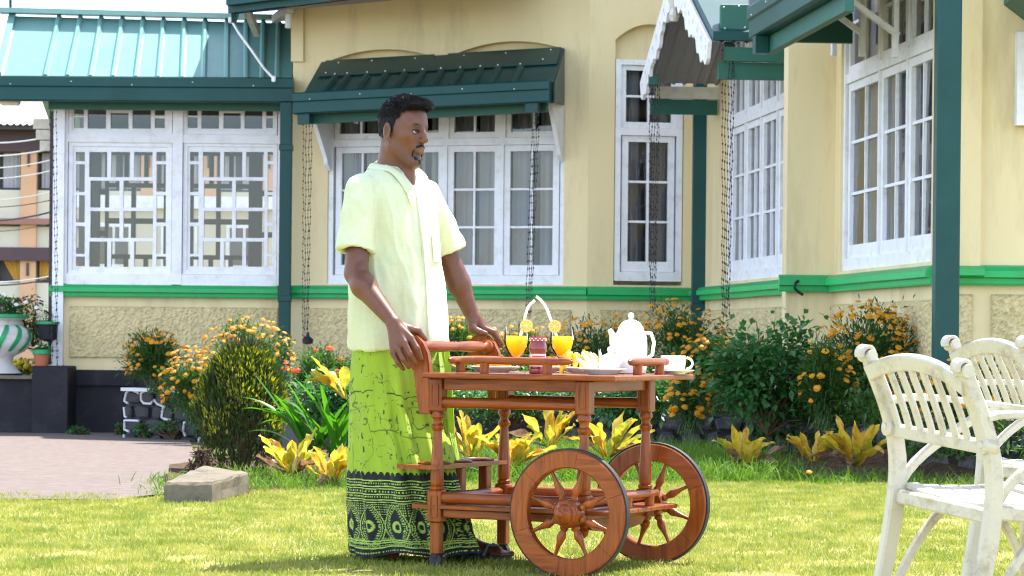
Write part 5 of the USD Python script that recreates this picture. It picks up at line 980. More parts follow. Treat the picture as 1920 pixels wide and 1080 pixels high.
for k in range(7):
    a = -1.25 + k * .42; tip = o + np.array([.085 * math.sin(a) - .012, .03 * math.cos(k * 2.0), .012 + .062 * math.cos(a * .75) + .008 * (k % 2)]); base = o + [.016 * math.sin(a), 0, .010]; S = np.array([.4 * math.cos(a), .8, -.3 * math.sin(a)]); S = unit(S)
    rows = []
    for s_ in np.linspace(0, 1, 6):
        c = base + (tip - base) * s_; w_ = .030 * (1 - s_ * .8); rows.append([c - S * w_ + [0, 0, .010 * s_], c - [0, 0, .006], c + S * w_ + [0, 0, .010 * s_]])
    part(t, 'fold', B().grid(np.array(rows)), M['napkin'], smooth=True)
# bananas
o = on(1092, 9.74) ; plate(1094, 9.76, .075, 'white plate under the bananas')
t = thing('banana_bunch', 'small bunch of ripe bananas beside the right juice glass', 'bananas', o + [0, 0, .012])
for k, (dx, dz, rot) in enumerate(((-.038, .058, -.5), (-.018, .052, -.2), (.010, .056, .15), (.030, .050, .45), (-.045, .034, -.7), (.0, .034, 0))):
    s_ = np.linspace(0, 1, 12); a = -1.0 + 2.0 * s_; pts = np.c_[dx + .022 * np.cos(a) * math.copysign(1, rot + .01) + rot * .05 * (s_ - .5), -.055 + .11 * s_ - .02 * k / 6, dz + .02 * np.cos(a) + .010 * s_] + o; pts = o + np.c_[dx + rot * .05 * s_, .035 - .05 * s_, dz - .045 * (s_ - .35) ** 2 * 3 + .012]
    part(t, 'banana', B().tube(pts, np.interp(s_, [0, .12, .3, .7, .9, 1], [.004, .006, .0135, .0135, .008, .003]), 8), M['banana'], smooth=60)
part(t, 'stalk', B().tube([o + [.0, .036, .062], o + [.006, .045, .085]], [.009, .006], 6), M['banana'])
# teapot with pouring lip, strap handle, domed lid with a knob
o = on(1182, 9.72); t = thing('teapot', 'tall white china pot with a domed lid and ball knob', 'teapot', o)
part(t, 'body', B().lathe([(.050, 0), (.056, .004), (.060, .03), (.0605, .10), (.058, .135), (.050, .155), (.046, .162), (.048, .166), (.046, .168), (.0005, .168)], 32, o), M['china'], smooth=40)
ld = part(t, 'lid', B().lathe([(.044, .168), (.043, .172), (.034, .186), (.020, .194), (.010, .197), (.007, .202), (.0005, .202)], 28, o), M['china'], smooth=40); part(ld, 'knob', B().ball(o + [0, 0, .211], .0115, 2), M['china'], smooth=True)
part(t, 'spout', B().tube([o + [-.048, -.012, .085], o + [-.062, -.016, .115], o + [-.066, -.018, .140], o + [-.078, -.022, .160]], [.022, .017, .013, .008], 12), M['china'], smooth=50)
part(t, 'handle', B().tube([o + [.045, .012, .150], o + [.075, .025, .148], o + [.086, .030, .115], o + [.080, .028, .07], o + [.055, .015, .05]], .007, 8), M['china'], smooth=50)
o = on(1143, 9.62); t = thing('sugar_bowl', 'small white lidded sugar bowl in front of the teapot', 'sugar bowl', o)
part(t, 'bowl', B().lathe([(.022, 0), (.026, .003), (.038, .03), (.037, .052), (.0005, .052)], 24, o), M['china'], smooth=40); ld = part(t, 'lid', B().lathe([(.038, .053), (.032, .064), (.012, .074), (.006, .079), (.0005, .079)], 24, o), M['china'], smooth=40); part(ld, 'knob', B().ball(o + [0, 0, .088], .0105, 2), M['china'], smooth=True)
part(t, 'spoon_handle', B().tube([o + [.02, -.01, .055], o + [.052, -.03, .085]], .0025, 6), M['steel'])
o = plate(1262, 9.76, .078, 'white saucer under the teacup at the far right corner', 'saucer', 'saucer', .012)
t = thing('teacup', 'white teacup on its saucer at the right end of the trolley', 'cup', o + [0, 0, .008])
part(t, 'bowl', B().lathe([(.028, .008), (.030, .012), (.042, .020), (.0455, .035), (.0460, .068), (.0445, .068), (.0440, .036), (.038, .022), (.0005, .018)], 32, o), M['china'], smooth=40)
a = np.linspace(-1.35, 1.35, 11); part(t, 'handle', B().tube([o + [.043 + .026 * math.cos(x), -.008 - .01 * math.cos(x), .040 + .021 * math.sin(x)] for x in a], .0048, 8), M['china'], smooth=50)
o = plate(925, 9.86, .098, 'white plate holding papaya at the handle end of the trolley')
t = thing('papaya_slice', 'orange papaya slices lying on the plate by the handle', 'papaya', o + [0, 0, .02])
for k in range(4):
    s_ = np.linspace(0, 1, 10); pts = o + np.c_[-.065 + .13 * s_, np.full(10, -.045 + .03 * k), .020 + .014 * np.sin(s_ * np.pi)]; part(t, 'slice', B().tube(pts, .004 + .011 * np.sin(s_ * np.pi) ** .6, 8), M['papaya'], smooth=60)
o = plate(1036, 9.97, .080, 'white plate with a roll behind the jam jar'); t = thing('bread_roll', 'small brown roll on the plate behind the jam jar', 'bread', o + [0, 0, .02]); s_ = np.linspace(0, 1, 12)
part(t, 'crust', B().tube(o + np.c_[-.05 + .10 * s_, 0 * s_, .026 + .006 * np.sin(s_ * np.pi)], .003 + .020 * np.sin(s_ * np.pi) ** .6 + .002 * np.sin(s_ * 22), 10), M['bread'], smooth=60)
# ------------------------------------------------------------------ the man: an implicit surface turned into one continuous mesh
class Field:
    def __init__(s, lo, hi, h):
        s.lo, s.h = np.asarray(lo, float), h; s.n = np.ceil((np.asarray(hi) - lo) / h).astype(int) + 1; s.F = np.full(s.n, 1.0, np.float32)
        s.ax = [(s.lo[i] + np.arange(s.n[i]) * h).astype(np.float32) for i in range(3)]
    def reg(s, lo, hi):
        a = [int(np.clip(math.floor((lo[i] - s.lo[i]) / s.h), 0, s.n[i])) for i in range(3)]; b = [int(np.clip(math.ceil((hi[i] - s.lo[i]) / s.h) + 1, 0, s.n[i])) for i in range(3)]
        sl = tuple(slice(x, y) for x, y in zip(a, b)); return sl, (s.ax[0][sl[0]][:, None, None], s.ax[1][sl[1]][None, :, None], s.ax[2][sl[2]][None, None, :])
    def put(s, d, lo, hi, k, cut=False):
        pad = k + 3 * s.h; sl, X = s.reg(np.asarray(lo) - pad, np.asarray(hi) + pad)
        if min(x.stop - x.start for x in sl) <= 0: return
        q = d(*X); f = s.F[sl]
        if cut: q = -q; hh = np.maximum(k - np.abs(f - q), 0) / k; s.F[sl] = np.maximum(f, q) + hh * hh * k * .25
        else: hh = np.maximum(k - np.abs(f - q), 0) / k; s.F[sl] = np.minimum(f, q) - hh * hh * k * .25
    def cone(s, a, b, ra, rb, k=.01, cut=False):
        a, b = np.asarray(a, float), np.asarray(b, float); d = b - a; L2 = max(d @ d, 1e-9); r = max(ra, rb)
        def f(X, Y, Z):
            t = np.clip(((X - a[0]) * d[0] + (Y - a[1]) * d[1] + (Z - a[2]) * d[2]) / L2, 0, 1)
            return np.sqrt((X - a[0] - t * d[0]) ** 2 + (Y - a[1] - t * d[1]) ** 2 + (Z - a[2] - t * d[2]) ** 2) - (ra + t * (rb - ra))
        s.put(f, np.minimum(a, b) - r, np.maximum(a, b) + r, k, cut)
    def chain(s, pts, rs, k=.006):
        for i in range(len(pts) - 1): s.cone(pts[i], pts[i + 1], rs[i], rs[i + 1], k)
    def ell(s, c, R, r, k=.01, cut=False):
        c, R, r = np.asarray(c, float), np.asarray(R, float), np.asarray(r, float); m = r.max()
        def f(X, Y, Z):
            q = [((X - c[0]) * R[i][0] + (Y - c[1]) * R[i][1] + (Z - c[2]) * R[i][2]) for i in range(3)]
            k0 = np.sqrt(sum((q[i] / r[i]) ** 2 for i in range(3))); k1 = np.sqrt(sum((q[i] / r[i] ** 2) ** 2 for i in range(3))) + 1e-6; return k0 * (k0 - 1) / k1
        s.put(f, c - m, c + m, k, cut)
    def mesh(s, smooth=2):
        F = s.F; S = F < 0; n = s.n
        cs = np.zeros(n - 1, np.uint8)
        for i, j, k in np.ndindex(2, 2, 2): cs += S[i:n[0] - 1 + i, j:n[1] - 1 + j, k:n[2] - 1 + k]
        I = np.argwhere((cs > 0) & (cs < 8)); idm = np.full(n - 1, -1, np.int32); idm[tuple(I.T)] = np.arange(len(I))
        corner = {c: F[I[:, 0] + c[0], I[:, 1] + c[1], I[:, 2] + c[2]] for c in np.ndindex(2, 2, 2)}; P = np.zeros((len(I), 3)); N = np.zeros(len(I))
        for c in np.ndindex(2, 2, 2):
            for ax in range(3):
                if c[ax]: continue
                e = list(c); e[ax] = 1; a, b = corner[c], corner[tuple(e)]; on_ = (a < 0) != (b < 0); t = np.where(on_, a / np.where(on_, a - b, 1), 0); q = np.tile(np.array(c, float), (len(I), 1)); q[:, ax] = t; P[on_] += q[on_]; N += on_
        V = s.lo + (I + P / N[:, None]) * s.h; Q = []
        for ax in range(3):
            u, v = [(1, 2), (2, 0), (0, 1)][ax]; sl0, sl1 = [slice(None)] * 3, [slice(None)] * 3; sl0[ax], sl1[ax] = slice(0, -1), slice(1, None); ch = S[tuple(sl0)] != S[tuple(sl1)]; E = np.argwhere(ch); ok = (E[:, u] > 0) & (E[:, v] > 0) & (E[:, u] < n[u] - 1) & (E[:, v] < n[v] - 1); E = E[ok]; fl = S[tuple(E.T)]
            du, dv = np.zeros(3, int), np.zeros(3, int); du[u], dv[v] = 1, 1; g = lambda A: idm[tuple(A.T)]; q = np.stack([g(E - du - dv), g(E - dv), g(E), g(E - du)], 1); q[~fl] = q[~fl][:, ::-1]; Q.append(q)
        Q = np.vstack(Q); Q = Q[(Q >= 0).all(1)]; f = np.vstack([Q[:, [0, 1, 2]], Q[:, [0, 2, 3]]]); m = trimesh.Trimesh(V, f, process=False)
        E_ = m.edges_unique; dg = np.maximum(np.bincount(E_.ravel(), minlength=len(V)), 1)[:, None]
        for it in range(2 * smooth):
            A = np.zeros_like(V)
            for k in range(3): A[:, k] = np.bincount(E_[:, 0], V[E_[:, 1], k], len(V)) + np.bincount(E_[:, 1], V[E_[:, 0], k], len(V))
            V = V + (A / dg - V) * (.5 if it % 2 == 0 else -.3)
        return trimesh.Trimesh(V, f, process=False)
PH = math.radians(50); FW_, LF = np.array([math.sin(PH), -math.cos(PH), 0]), np.array([math.cos(PH), math.sin(PH), 0]); PC = np.array([-.435, 9.97, 0]); UPZ = np.array([0, 0, 1.0])
def T(f, l, z): return PC + FW_ * f + LF * l + UPZ * z
RT = np.array([FW_, LF, UPZ])
HY_ = math.radians(54); HF, HL = np.array([math.sin(HY_), -math.cos(HY_), 0]), np.array([math.cos(HY_), math.sin(HY_), 0]); pitch = .04; HU = unit(UPZ + HF * pitch); HF = unit(np.cross(HL, HU)); HC = np.array([-.412, 9.945, 1.600]); RH = np.array([HF, HL, HU]); HS = .93
def Hd(f, l, z): return HC + HF * f * HS + HL * l * HS + HU * z
fd = Field([-.78, 9.53, -.01], [.06, 10.32, 1.75], .0038)
# torso, hips, legs
fd.ell(T(-.015, 0, 1.20), RT, (.095, .15, .19), .03); fd.ell(T(.02, 0, 1.02), RT, (.105, .14, .2), .04); fd.ell(T(0, 0, .87), RT, (.11, .16, .16), .04)
fd.cone(T(-.015, -.12, 1.355), T(-.015, .12, 1.355), .045, .045, .03); fd.cone(T(-.02, 0, 1.40), T(-.01, 0, 1.46), .075, .058, .04)
fd.chain([T(0, -.09, .82), T(.02, -.10, .48), T(-.03, -.10, .09)], [.085, .058, .04]); fd.chain([T(0, .09, .82), T(.10, .11, .48), W(863, 1012, 10.01)], [.085, .058, .04])
ak = W(863, 1012, 10.01); hl = ak + [0, 0, -.05]; toe = np.array([ak[0] + .165, ak[1] - .068, .026]); side = unit(np.cross(UPZ, toe - hl))
fd.cone(ak, hl - unit(toe - hl) * .02, .038, .032, .03); fd.cone(hl, toe - unit(toe - hl) * .03, .036, .026, .02); fd.cone(ak, (hl + toe) / 2 + [0, 0, .012], .034, .026, .03)
for k in range(5): d_ = side * (.024 - .012 * k); fd.cone(toe - unit(toe - hl) * .04 + d_, toe + unit(toe - hl) * (.020 - .006 * k) + d_ - [0, 0, .006], .012, .0085 if k else .011, .006)
rk = T(-.03, -.10, .09); fd.cone(rk, rk + FW_ * .12 - [0, 0, .055], .038, .028, .02)
# arms
shR, shL = T(-.01, -.178, 1.355), T(-.01, .172, 1.355); elR, elL = W(668, 512, 9.77), W(852, 512, 10.14); wrR, wrL = W(737, 604, 9.645), W(887, 596, 10.145)
mR = elR + (wrR - elR) * .25 + [-.006, -.008, -.002]; mL = elL + (wrL - elL) * .25
fd.chain([shR, elR + (shR - elR) * .5, elR], [.056, .047, .041], .02); fd.chain([elR, mR, wrR], [.041, .044, .026], .02); fd.chain([shL, elL + (shL - elL) * .5, elL], [.056, .047, .040], .02); fd.chain([elL, mL, wrL], [.040, .042, .026], .02)
# right hand: back of the hand to the camera, fingers down over the near board, thumb over its top
R_ = lambda x, y, d: W(x, y, d)
mc = [R_(770, 634, 9.615), R_(758, 643, 9.602), R_(746, 652, 9.604), R_(737, 661, 9.615)]
for i, m in enumerate(mc): fd.cone(wrR + (m - wrR) * .05, m, .022, (.0135, .014, .013, .012)[i], .010)
fd.chain([mc[0], R_(782, 653, 9.598), R_(790, 673, 9.612)], [.0130, .0112, .0085], .004); fd.chain([mc[1], R_(769, 664, 9.588), R_(779, 681, 9.603)], [.0135, .0115, .0088], .004)
fd.chain([mc[2], R_(756, 672, 9.592), R_(766, 688, 9.605)], [.0125, .0108, .0083], .004); fd.chain([mc[3], R_(746, 679, 9.604), R_(756, 692, 9.613)], [.0115, .0095, .0075], .004)
fd.chain([wrR + [.012, .01, -.008], R_(766, 617, 9.65), R_(783, 620, 9.665), R_(797, 636, 9.672)], [.021, .0155, .0125, .0095], .008)
# left hand on top of the far board: knuckles up, fingers over its far side, thumb along the near side
mc = [R_(905, 615, 10.145), R_(909, 613, 10.168), R_(911, 613, 10.19), R_(910, 615, 10.21)]
for i, m in enumerate(mc): fd.cone(wrL + (m - wrL) * .05, m, .022, .0135, .012)
fd.chain([mc[0], R_(925, 623, 10.155), R_(938, 641, 10.175)], [.013, .0115, .0088], .004); fd.chain([mc[1], R_(928, 623, 10.18), R_(941, 645, 10.195)], [.0135, .0115, .0088], .004)
fd.chain([mc[2], R_(929, 624, 10.205), R_(941, 647, 10.215)], [.0125, .011, .0085], .004); fd.chain([mc[3], R_(926, 627, 10.225), R_(936, 648, 10.235)], [.0115, .0095, .0078], .004)
fd.chain([wrL + [-.004, -.012, -.006], R_(886, 616, 10.118), R_(898, 622, 10.116), R_(911, 625, 10.120)], [.020, .0155, .0125, .0092], .008)
# head
fd.ell(Hd(-.006, 0, .010), RH, (.098 * HS, .078 * HS, .100), .01); fd.ell(Hd(.020, 0, -.052), RH, (.074 * HS, .064 * HS, .082), .03); fd.ell(Hd(.055, 0, .02), RH, (.040, .056, .062), .03)
for s_ in (-1, 1):
    fd.cone(Hd(-.005, .056 * s_, -.075), Hd(.060, .020 * s_, -.128), .020, .019, .025); fd.ell(Hd(.054, .046 * s_, -.036), RH, (.024, .020, .020), .02); fd.cone(Hd(.084, .016 * s_, .003), Hd(.070, .050 * s_, .002), .0115, .010, .014)
fd.ell(Hd(.068, 0, -.128), RH, (.022, .024, .020), .02)
for s_ in (-1, 1): fd.ell(Hd(.094, .031 * s_, -.016), RH, (.017, .019, .011), .010, True)
fd.chain([Hd(.090, 0, .000), Hd(.106, 0, -.026), Hd(.117, 0, -.046)], [.0085, .0095, .0115], .012); fd.ell(Hd(.109, 0, -.052), RH, (.012, .010, .008), .008)
for s_ in (-1, 1): fd.ell(Hd(.103, .0125 * s_, -.051), RH, (.013, .009, .0085), .008)
fd.ell(Hd(.084, 0, -.080), RH, (.016, .026, .018), .014); fd.cone(Hd(.088, .019, -.0795), Hd(.088, -.019, -.0795), .0058, .0058, .006); fd.cone(Hd(.0955, .007, -.076), Hd(.0955, -.007, -.076), .0055, .0055, .007); fd.cone(Hd(.091, .013, -.0915), Hd(.091, -.013, -.0915), .0072, .0072, .007)
fd.cone(Hd(.1005, .022, -.0842), Hd(.1005, -.022, -.0842), .0026, .0026, .004, True)
for s_ in (-1, 1):
    fd.ell(Hd(.076, .031 * s_, -.016), RH, (.0115, .0135, .0115), .003); fd.cone(Hd(.0895, .019 * s_, -.0090), Hd(.080, .045 * s_, -.0115), .0058, .005, .005); fd.cone(Hd(.0870, .020 * s_, -.0232), Hd(.079, .044 * s_, -.0205), .0042, .0038, .005)
    ER = np.array([unit(HF + HL * s_ * .25 - HU * .05), unit(HL * s_ - HF * .25), HU]); fd.ell(Hd(-.014, .083 * s_, -.020), ER, (.021, .0085, .034), .004); fd.ell(Hd(-.010, .0915 * s_, -.018), ER, (.0115, .0075, .020), .004, True); fd.cone(Hd(-.004, .080 * s_, -.048), Hd(-.001, .078 * s_, -.055), .0085, .0075, .006)
fd.cone(Hd(-.030, 0, -.06), T(-.02, 0, 1.40), .058, .066, .02); fd.chain([Hd(.03, .0, -.14), T(.040, 0, 1.40), T(.062, 0, 1.33)], [.022, .034, .034], .03)
bm = fd.mesh(1); V = np.array(bm.vertices)
hp = (V - HC) @ RH.T; hp[:, :2] /= HS
skin = np.tile(np.array([0.108, 0.036, 0.0165]), (len(V), 1)); skin *= (0.80 + .40 * meshkit.fbm(V * 55, 3, 4))[:, None]
def blend(w, c, amt=1.0):
    global skin; w = np.clip(w, 0, 1)[:, None] * amt; skin = skin * (1 - w) + np.array(c) * w
sm = lambda x, a, b: np.clip((x - a) / (b - a), 0, 1) ** 2 * (3 - 2 * np.clip((x - a) / (b - a), 0, 1))
head = sm(hp[:, 2], -.17, -.14)
side_h = sm(hp[:, 2], -.075, .02) * sm(-hp[:, 0], -.040, .008) * head
blend(side_h * sm(np.abs(hp[:, 1]), .0, .05) * sm(-np.abs(hp[:, 1]), -.088, -.081) * .92, (.030, .022, .020)); blend(sm(-hp[:, 0], .02, .07) * sm(hp[:, 2], -.13, -.03), (.028, .021, .019), .95)
blend(sm(-hp[:, 2], .088, .115) * sm(hp[:, 0], .03, .065) * head * sm(-np.abs(hp[:, 1]), -.05, -.02), (.045, .026, .020), .5)
blend(np.exp(-((hp[:, 2] + .0695) / .0055) ** 2) * sm(hp[:, 0], .085, .095) * sm(-np.abs(hp[:, 1]), -.036, -.022), (.020, .013, .011), .9)
blend(np.exp(-((hp[:, 2] + .085) / .011) ** 2) * sm(hp[:, 0], .092, .102) * sm(-np.abs(hp[:, 1]), -.024, -.016), (.19, .060, .048), .75)
blend(np.exp(-((hp[:, 2] + .012) / .014) ** 2) * np.exp(-((np.abs(hp[:, 1]) - .030) / .018) ** 2) * sm(hp[:, 0], .05, .07), (.040, .016, .009), .55); blend(sm(-hp[:, 2], .06, .10) * sm(hp[:, 0], -.01, .03) * head, (.060, .026, .016), .35)
blend(np.exp(-((hp[:, 2] - .004) / .006) ** 2) * sm(hp[:, 0], .058, .066) * sm(np.abs(hp[:, 1]), .008, .014) * sm(-np.abs(hp[:, 1]), -.056, -.048), (.018, .012, .010), .92)
blend(np.exp(-((hp[:, 2] + .016) / .008) ** 2) * sm(hp[:, 0], .065, .075) * sm(np.abs(hp[:, 1]), .012, .018) * sm(-np.abs(hp[:, 1]), -.05, -.044), (.060, .026, .018), .7)
M['skin'] = tintmat('skin', 0.42, 0.12, 700.0, sss=0.12, spec=0.5)
man = thing('person', 'man in a pale lime shirt and green batik sarong pushing the trolley', 'person', (PC[0], PC[1], 0))
body = part(man, 'body', (V, np.array(bm.faces)), M['skin'], smooth=True, color=skin)
M['eyewhite'] = mat('eye_white', (0.36, 0.32, 0.30), 0.3, 0.02, 9); M['iris'] = mat('dark_iris', (0.012, 0.008, 0.006), 0.1, 0.02, 9); M['hair'] = mat('black_hair', (0.006, 0.0055, 0.007), 0.55, 0.3, 60, 0.5, 220, spec=0.25)
for s_ in (-1, 1):
    e = part(man, 'eye', B().ball(Hd(.0785, .031 * s_, -.0160), .0122, 2), M['eyewhite'], smooth=True); part(e, 'iris', B().ball(Hd(.0855, .0315 * s_ , -.0155), .0072, 2), M['iris'], smooth=True)
# hair: a cap with a raised front, and short strands over it
hf = Field(HC - .16, HC + .17, .0036)
hf.ell(Hd(-.0065, 0, .0105), RH, (.1015 * HS, .0815 * HS, .104), .01); hf.ell(Hd(-.004, 0, .034), RH, (.100 * HS, .079 * HS, .080), .01); hf.ell(Hd(.046, 0, .075), RH, (.052, .057, .026), .02); hf.cone(Hd(.082, -.042, .068), Hd(.087, .035, .070), .015, .015, .02)
fline = lambda z: np.interp(z, [-.08, -.045, -.01, .02, .045, .070, .082, .10], [-.030, .004, .012, .024, .040, .072, .12, .2]).astype(np.float32)
def hcut(X, Y, Z):
    q = [X - HC[0], Y - HC[1], Z - HC[2]]; f = sum(q[i] * HF[i] for i in range(3)) / HS; z = sum(q[i] * HU[i] for i in range(3)); return np.maximum(np.maximum(f - fline(z), (-.075 - z) * (f < .5)), (f + .02) * .35 - z - .055)
hf.put(lambda X, Y, Z: -hcut(X, Y, Z), HC - .17, HC + .17, .004, True)
hm = hf.mesh(1); hv = np.array(hm.vertices); nn_ = np.array(hm.vertex_normals); hv = hv + nn_ * ((meshkit.fbm(hv * 130, 3, 8) - .5) * .014)[:, None]
hair = part(man, 'hair', (hv, np.array(hm.faces)), M['hair'], smooth=True)
rng = np.random.default_rng(77); hq = (hv - HC) @ RH.T; cand = np.where(hq[:, 2] > -.06)[0]; pick = rng.choice(cand, 9500); pts, cnt = [], []
for i in pick:
    fr_ = np.clip((hq[i, 0] + .02) / .1, 0, 1); ln = .0035 + .004 * (hq[i, 2] > .03) + .012 * fr_ * np.clip((hq[i, 2] - .04) / .05, 0, 1); d = unit(nn_[i] + rng.normal(0, .35, 3) + HF * .5 * fr_); p0 = hv[i] - nn_[i] * .002
    pts += [p0, p0 + d * ln * .6, p0 + d * ln + HF * ln * .3 - UPZ * ln * .15]; cnt.append(3)
bc = UsdGeom.BasisCurves.Define(stage, hair + '/strands'); bc.CreateTypeAttr('linear'); bc.CreateCurveVertexCountsAttr(Vt.IntArray(cnt)); bc.CreatePointsAttr(Vt.Vec3fArray.FromNumpy((np.array(pts) - ORIGIN[man]).astype(np.float32))); bc.CreateWidthsAttr(Vt.FloatArray([.0011])); bc.SetWidthsInterpolation('constant'); UsdShade.MaterialBindingAPI.Apply(bc.GetPrim()).Bind(M['hair']); keys(bc.GetPrim(), None, None, None, 'stuff')
def proud(name, l0, l1, zf, ff, r): 
    pts = [Hd(ff(l), l, zf(l)) for l in np.linspace(l0, l1, 9)]; part(man, name, B().tube(pts, r * np.sin(np.linspace(.35, np.pi - .35, 9)) ** .5, 6), M['hair'], smooth=50)
for s_ in (-1, 1): proud('eyebrow', .012 * s_, .052 * s_, lambda l: .0045 + .004 * math.sin((abs(l) - .012) / .04 * 2.4), lambda l: .0985 - 11.0 * max(0, abs(l) - .012) ** 2, .0048)
for s_ in (-1, 1): part(man, 'upper_lid', B().tube([Hd(.0925 - 9 * max(0, abs(l) - .024) ** 2 - .10 * abs(abs(l) - .03), l, -.0118 - 14 * (abs(l) - .030) ** 2) for l in np.linspace(.018 * s_, .045 * s_, 8)], .0020, 6), M['hair'], smooth=50)
proud('moustache', -.026, .026, lambda l: -.0695 - abs(l) * .30, lambda l: .0995 - 9.0 * l * l - abs(l) * .12, .0058)
gt = B(); [gt.tube([Hd(.0895, .026 * q_, -.078), Hd(.080, .031 * q_, -.095), Hd(.076, .026 * q_, -.115), Hd(.080, .016 * q_, -.124)], [.0012, .0022, .003, .004], 6) for q_ in (-1, 1)]; [gt.ball(Hd(.0865 - abs(l) * .25 + (.002 if l == 0 else 0), l, -.128 + abs(l) * .5), (.0075, .0075, .010), 1) for l in np.linspace(-.018, .018, 7)]; part(man, 'goatee', gt, M['hair'], smooth=True)

# ---- shirt
M['shirt'] = tintmat('shirt_linen', 0.85, 0.35, 520.0, sheen=0.15, trans=0.12)
sf = Field([-.72, 9.60, .74], [-.10, 10.32, 1.56], .0055)
zk = np.array([.765, .95, 1.12, 1.25, 1.33, 1.375, 1.41, 1.44, 1.47]); ak_ = np.array([.168, .160, .152, .140, .126, .112, .096, .080, .056]); bk_ = np.array([.200, .190, .186, .184, .184, .178, .150, .104, .062]); ck = np.array([.012, .004, -.006, -.010, -.012, -.012, -.014, -.018, -.02])
def torso(X, Y, Z):
    a, b_, c = (np.interp(Z[0, 0], zk, q).astype(np.float32)[None, None, :] for q in (ak_, bk_, ck)); f = (X - PC[0]) * FW_[0] + (Y - PC[1]) * FW_[1] - c; l = (X - PC[0]) * LF[0] + (Y - PC[1]) * LF[1]
    an = np.arctan2(l, f); fold = .006 * np.sin(5 * an + 3 * Z) + .0045 * np.sin(9 * an - 9 * Z + 1) ; fold = fold * np.clip((1.30 - Z) / .2, 0, 1)
    d = (np.sqrt((f / a) ** 2 + (l / b_) ** 2) - 1) * np.minimum(a, b_) - fold; return np.maximum(np.maximum(d, Z - 1.452), .775 + .006 * np.sin(2 * an + 1) - Z)
sf.put(torso, [-.68, 9.72, .76], [-.18, 10.22, 1.47], .02)
def sleeve(sh, el, r0, r1, L):
    d = unit(el - sh); e = sh + d * L
    def f(X, Y, Z):
        q = (X - sh[0]) * d[0] + (Y - sh[1]) * d[1] + (Z - sh[2]) * d[2]; t = np.clip(q / L, 0, 1); rr = np.sqrt((X - sh[0] - q.clip(0) * d[0]) ** 2 + (Y - sh[1] - q.clip(0) * d[1]) ** 2 + (Z - sh[2] - q.clip(0) * d[2]) ** 2) if False else np.sqrt(np.maximum((X - sh[0]) ** 2 + (Y - sh[1]) ** 2 + (Z - sh[2]) ** 2 - np.where(q > 0, q * q, 0), 0))
        fold = .004 * np.sin(q * 60 + (X + Y) * 40) * t; return np.maximum(rr - (r0 + t * (r1 - r0)) - fold, q - L)
    sf.put(f, np.minimum(sh, e) - .11, np.maximum(sh, e) + .11, .014); ins = sh + d * (L - .10); sf.cone(ins, e + d * .05, .035, r1 - .010, .004, True)
sleeve(shR + UPZ * .004, elR + np.array([-.012, -.01, 0]), .056, .068, .235); sleeve(shL + UPZ * .004, elL + np.array([.012, .0, 0]), .056, .067, .235)
sf.cone(T(.070, 0, 1.50), T(.135, .0, 1.335), .066, .016, .005, True); sf.cone(T(-.018, 0, 1.425), Hd(-.02, 0, -.05), .050, .066, .005, True)
sh_ = sf.mesh(2); sh_ = max(sh_.split(only_watertight=False), key=lambda m_: len(m_.faces)); sv = np.array(sh_.vertices); sn = np.array(sh_.vertex_normals); P_ = sv @ RT.T
w1 = meshkit.fbm(np.c_[P_[:, 0] * 13 + P_[:, 2] * 4, P_[:, 1] * 13, P_[:, 2] * 2.6], 3, 3); w2 = meshkit.fbm(np.c_[P_[:, 0] * 22, P_[:, 1] * 22 + P_[:, 2] * 14, P_[:, 2] * 12], 2, 6)
sv = sv + sn * (((1 - np.abs(2 * w1 - 1)) ** 2 - .5) * .0115 + (w2 - .5) * .004)[:, None]
tint = np.tile(np.array([0.72, 0.775, 0.52]), (len(sv), 1)); wv_ = meshkit.noise(np.c_[sv[:, :2] * 260, sv[:, 2] * 30], 2) * .5 + meshkit.noise(np.c_[sv[:, :2] * 30, sv[:, 2] * 260], 9) * .5; tint *= (.93 + .14 * wv_)[:, None]
tint = tint * (1 + .05 * np.array([1, -.2, -1]) * (meshkit.fbm(sv * 9, 2, 12) - .5)[:, None] * 2)
shirt = part(man, 'shirt', (sv, np.array(sh_.faces)), M['shirt'], smooth=True, color=np.clip(tint, 0, .9))
def surf(l, z):
    a, b_, c = (np.interp(z, zk, q) for q in (ak_, bk_, ck)); f = c + a * math.sqrt(max(0, 1 - (l / b_) ** 2)); an = math.atan2(l, f - c); fo = (.006 * math.sin(5 * an + 3 * z) + .0045 * math.sin(9 * an - 9 * z + 1)) * np.clip((1.30 - z) / .2, 0, 1); return T(f + fo + .009, l, z)
zz = np.linspace(.79, 1.375, 40); rngp = np.random.default_rng(4); wob = np.cumsum(rngp.normal(0, .0009, 40)); P = np.array([[surf(l + .004, z) + FW_ * (wob[i] - (.008 if k in (0, 3) else 0)) for k, l in enumerate((-.022, -.020, .018, .020))] for i, z in enumerate(zz)])
tc = lambda n: np.tile([0.74, 0.79, 0.54], (n, 1))
part(shirt, 'placket', B().grid(P), M['shirt'], smooth=True, color=tc(P.shape[0] * P.shape[1]))
pk = np.array([[surf(.050 + .075 * x, 1.10 + .11 * y) - FW_ * .002 for x in np.linspace(0, 1, 8)] for y in np.linspace(0, 1, 8)]); part(shirt, 'pocket', B().grid(pk), M['shirt'], smooth=True, color=tc(64))
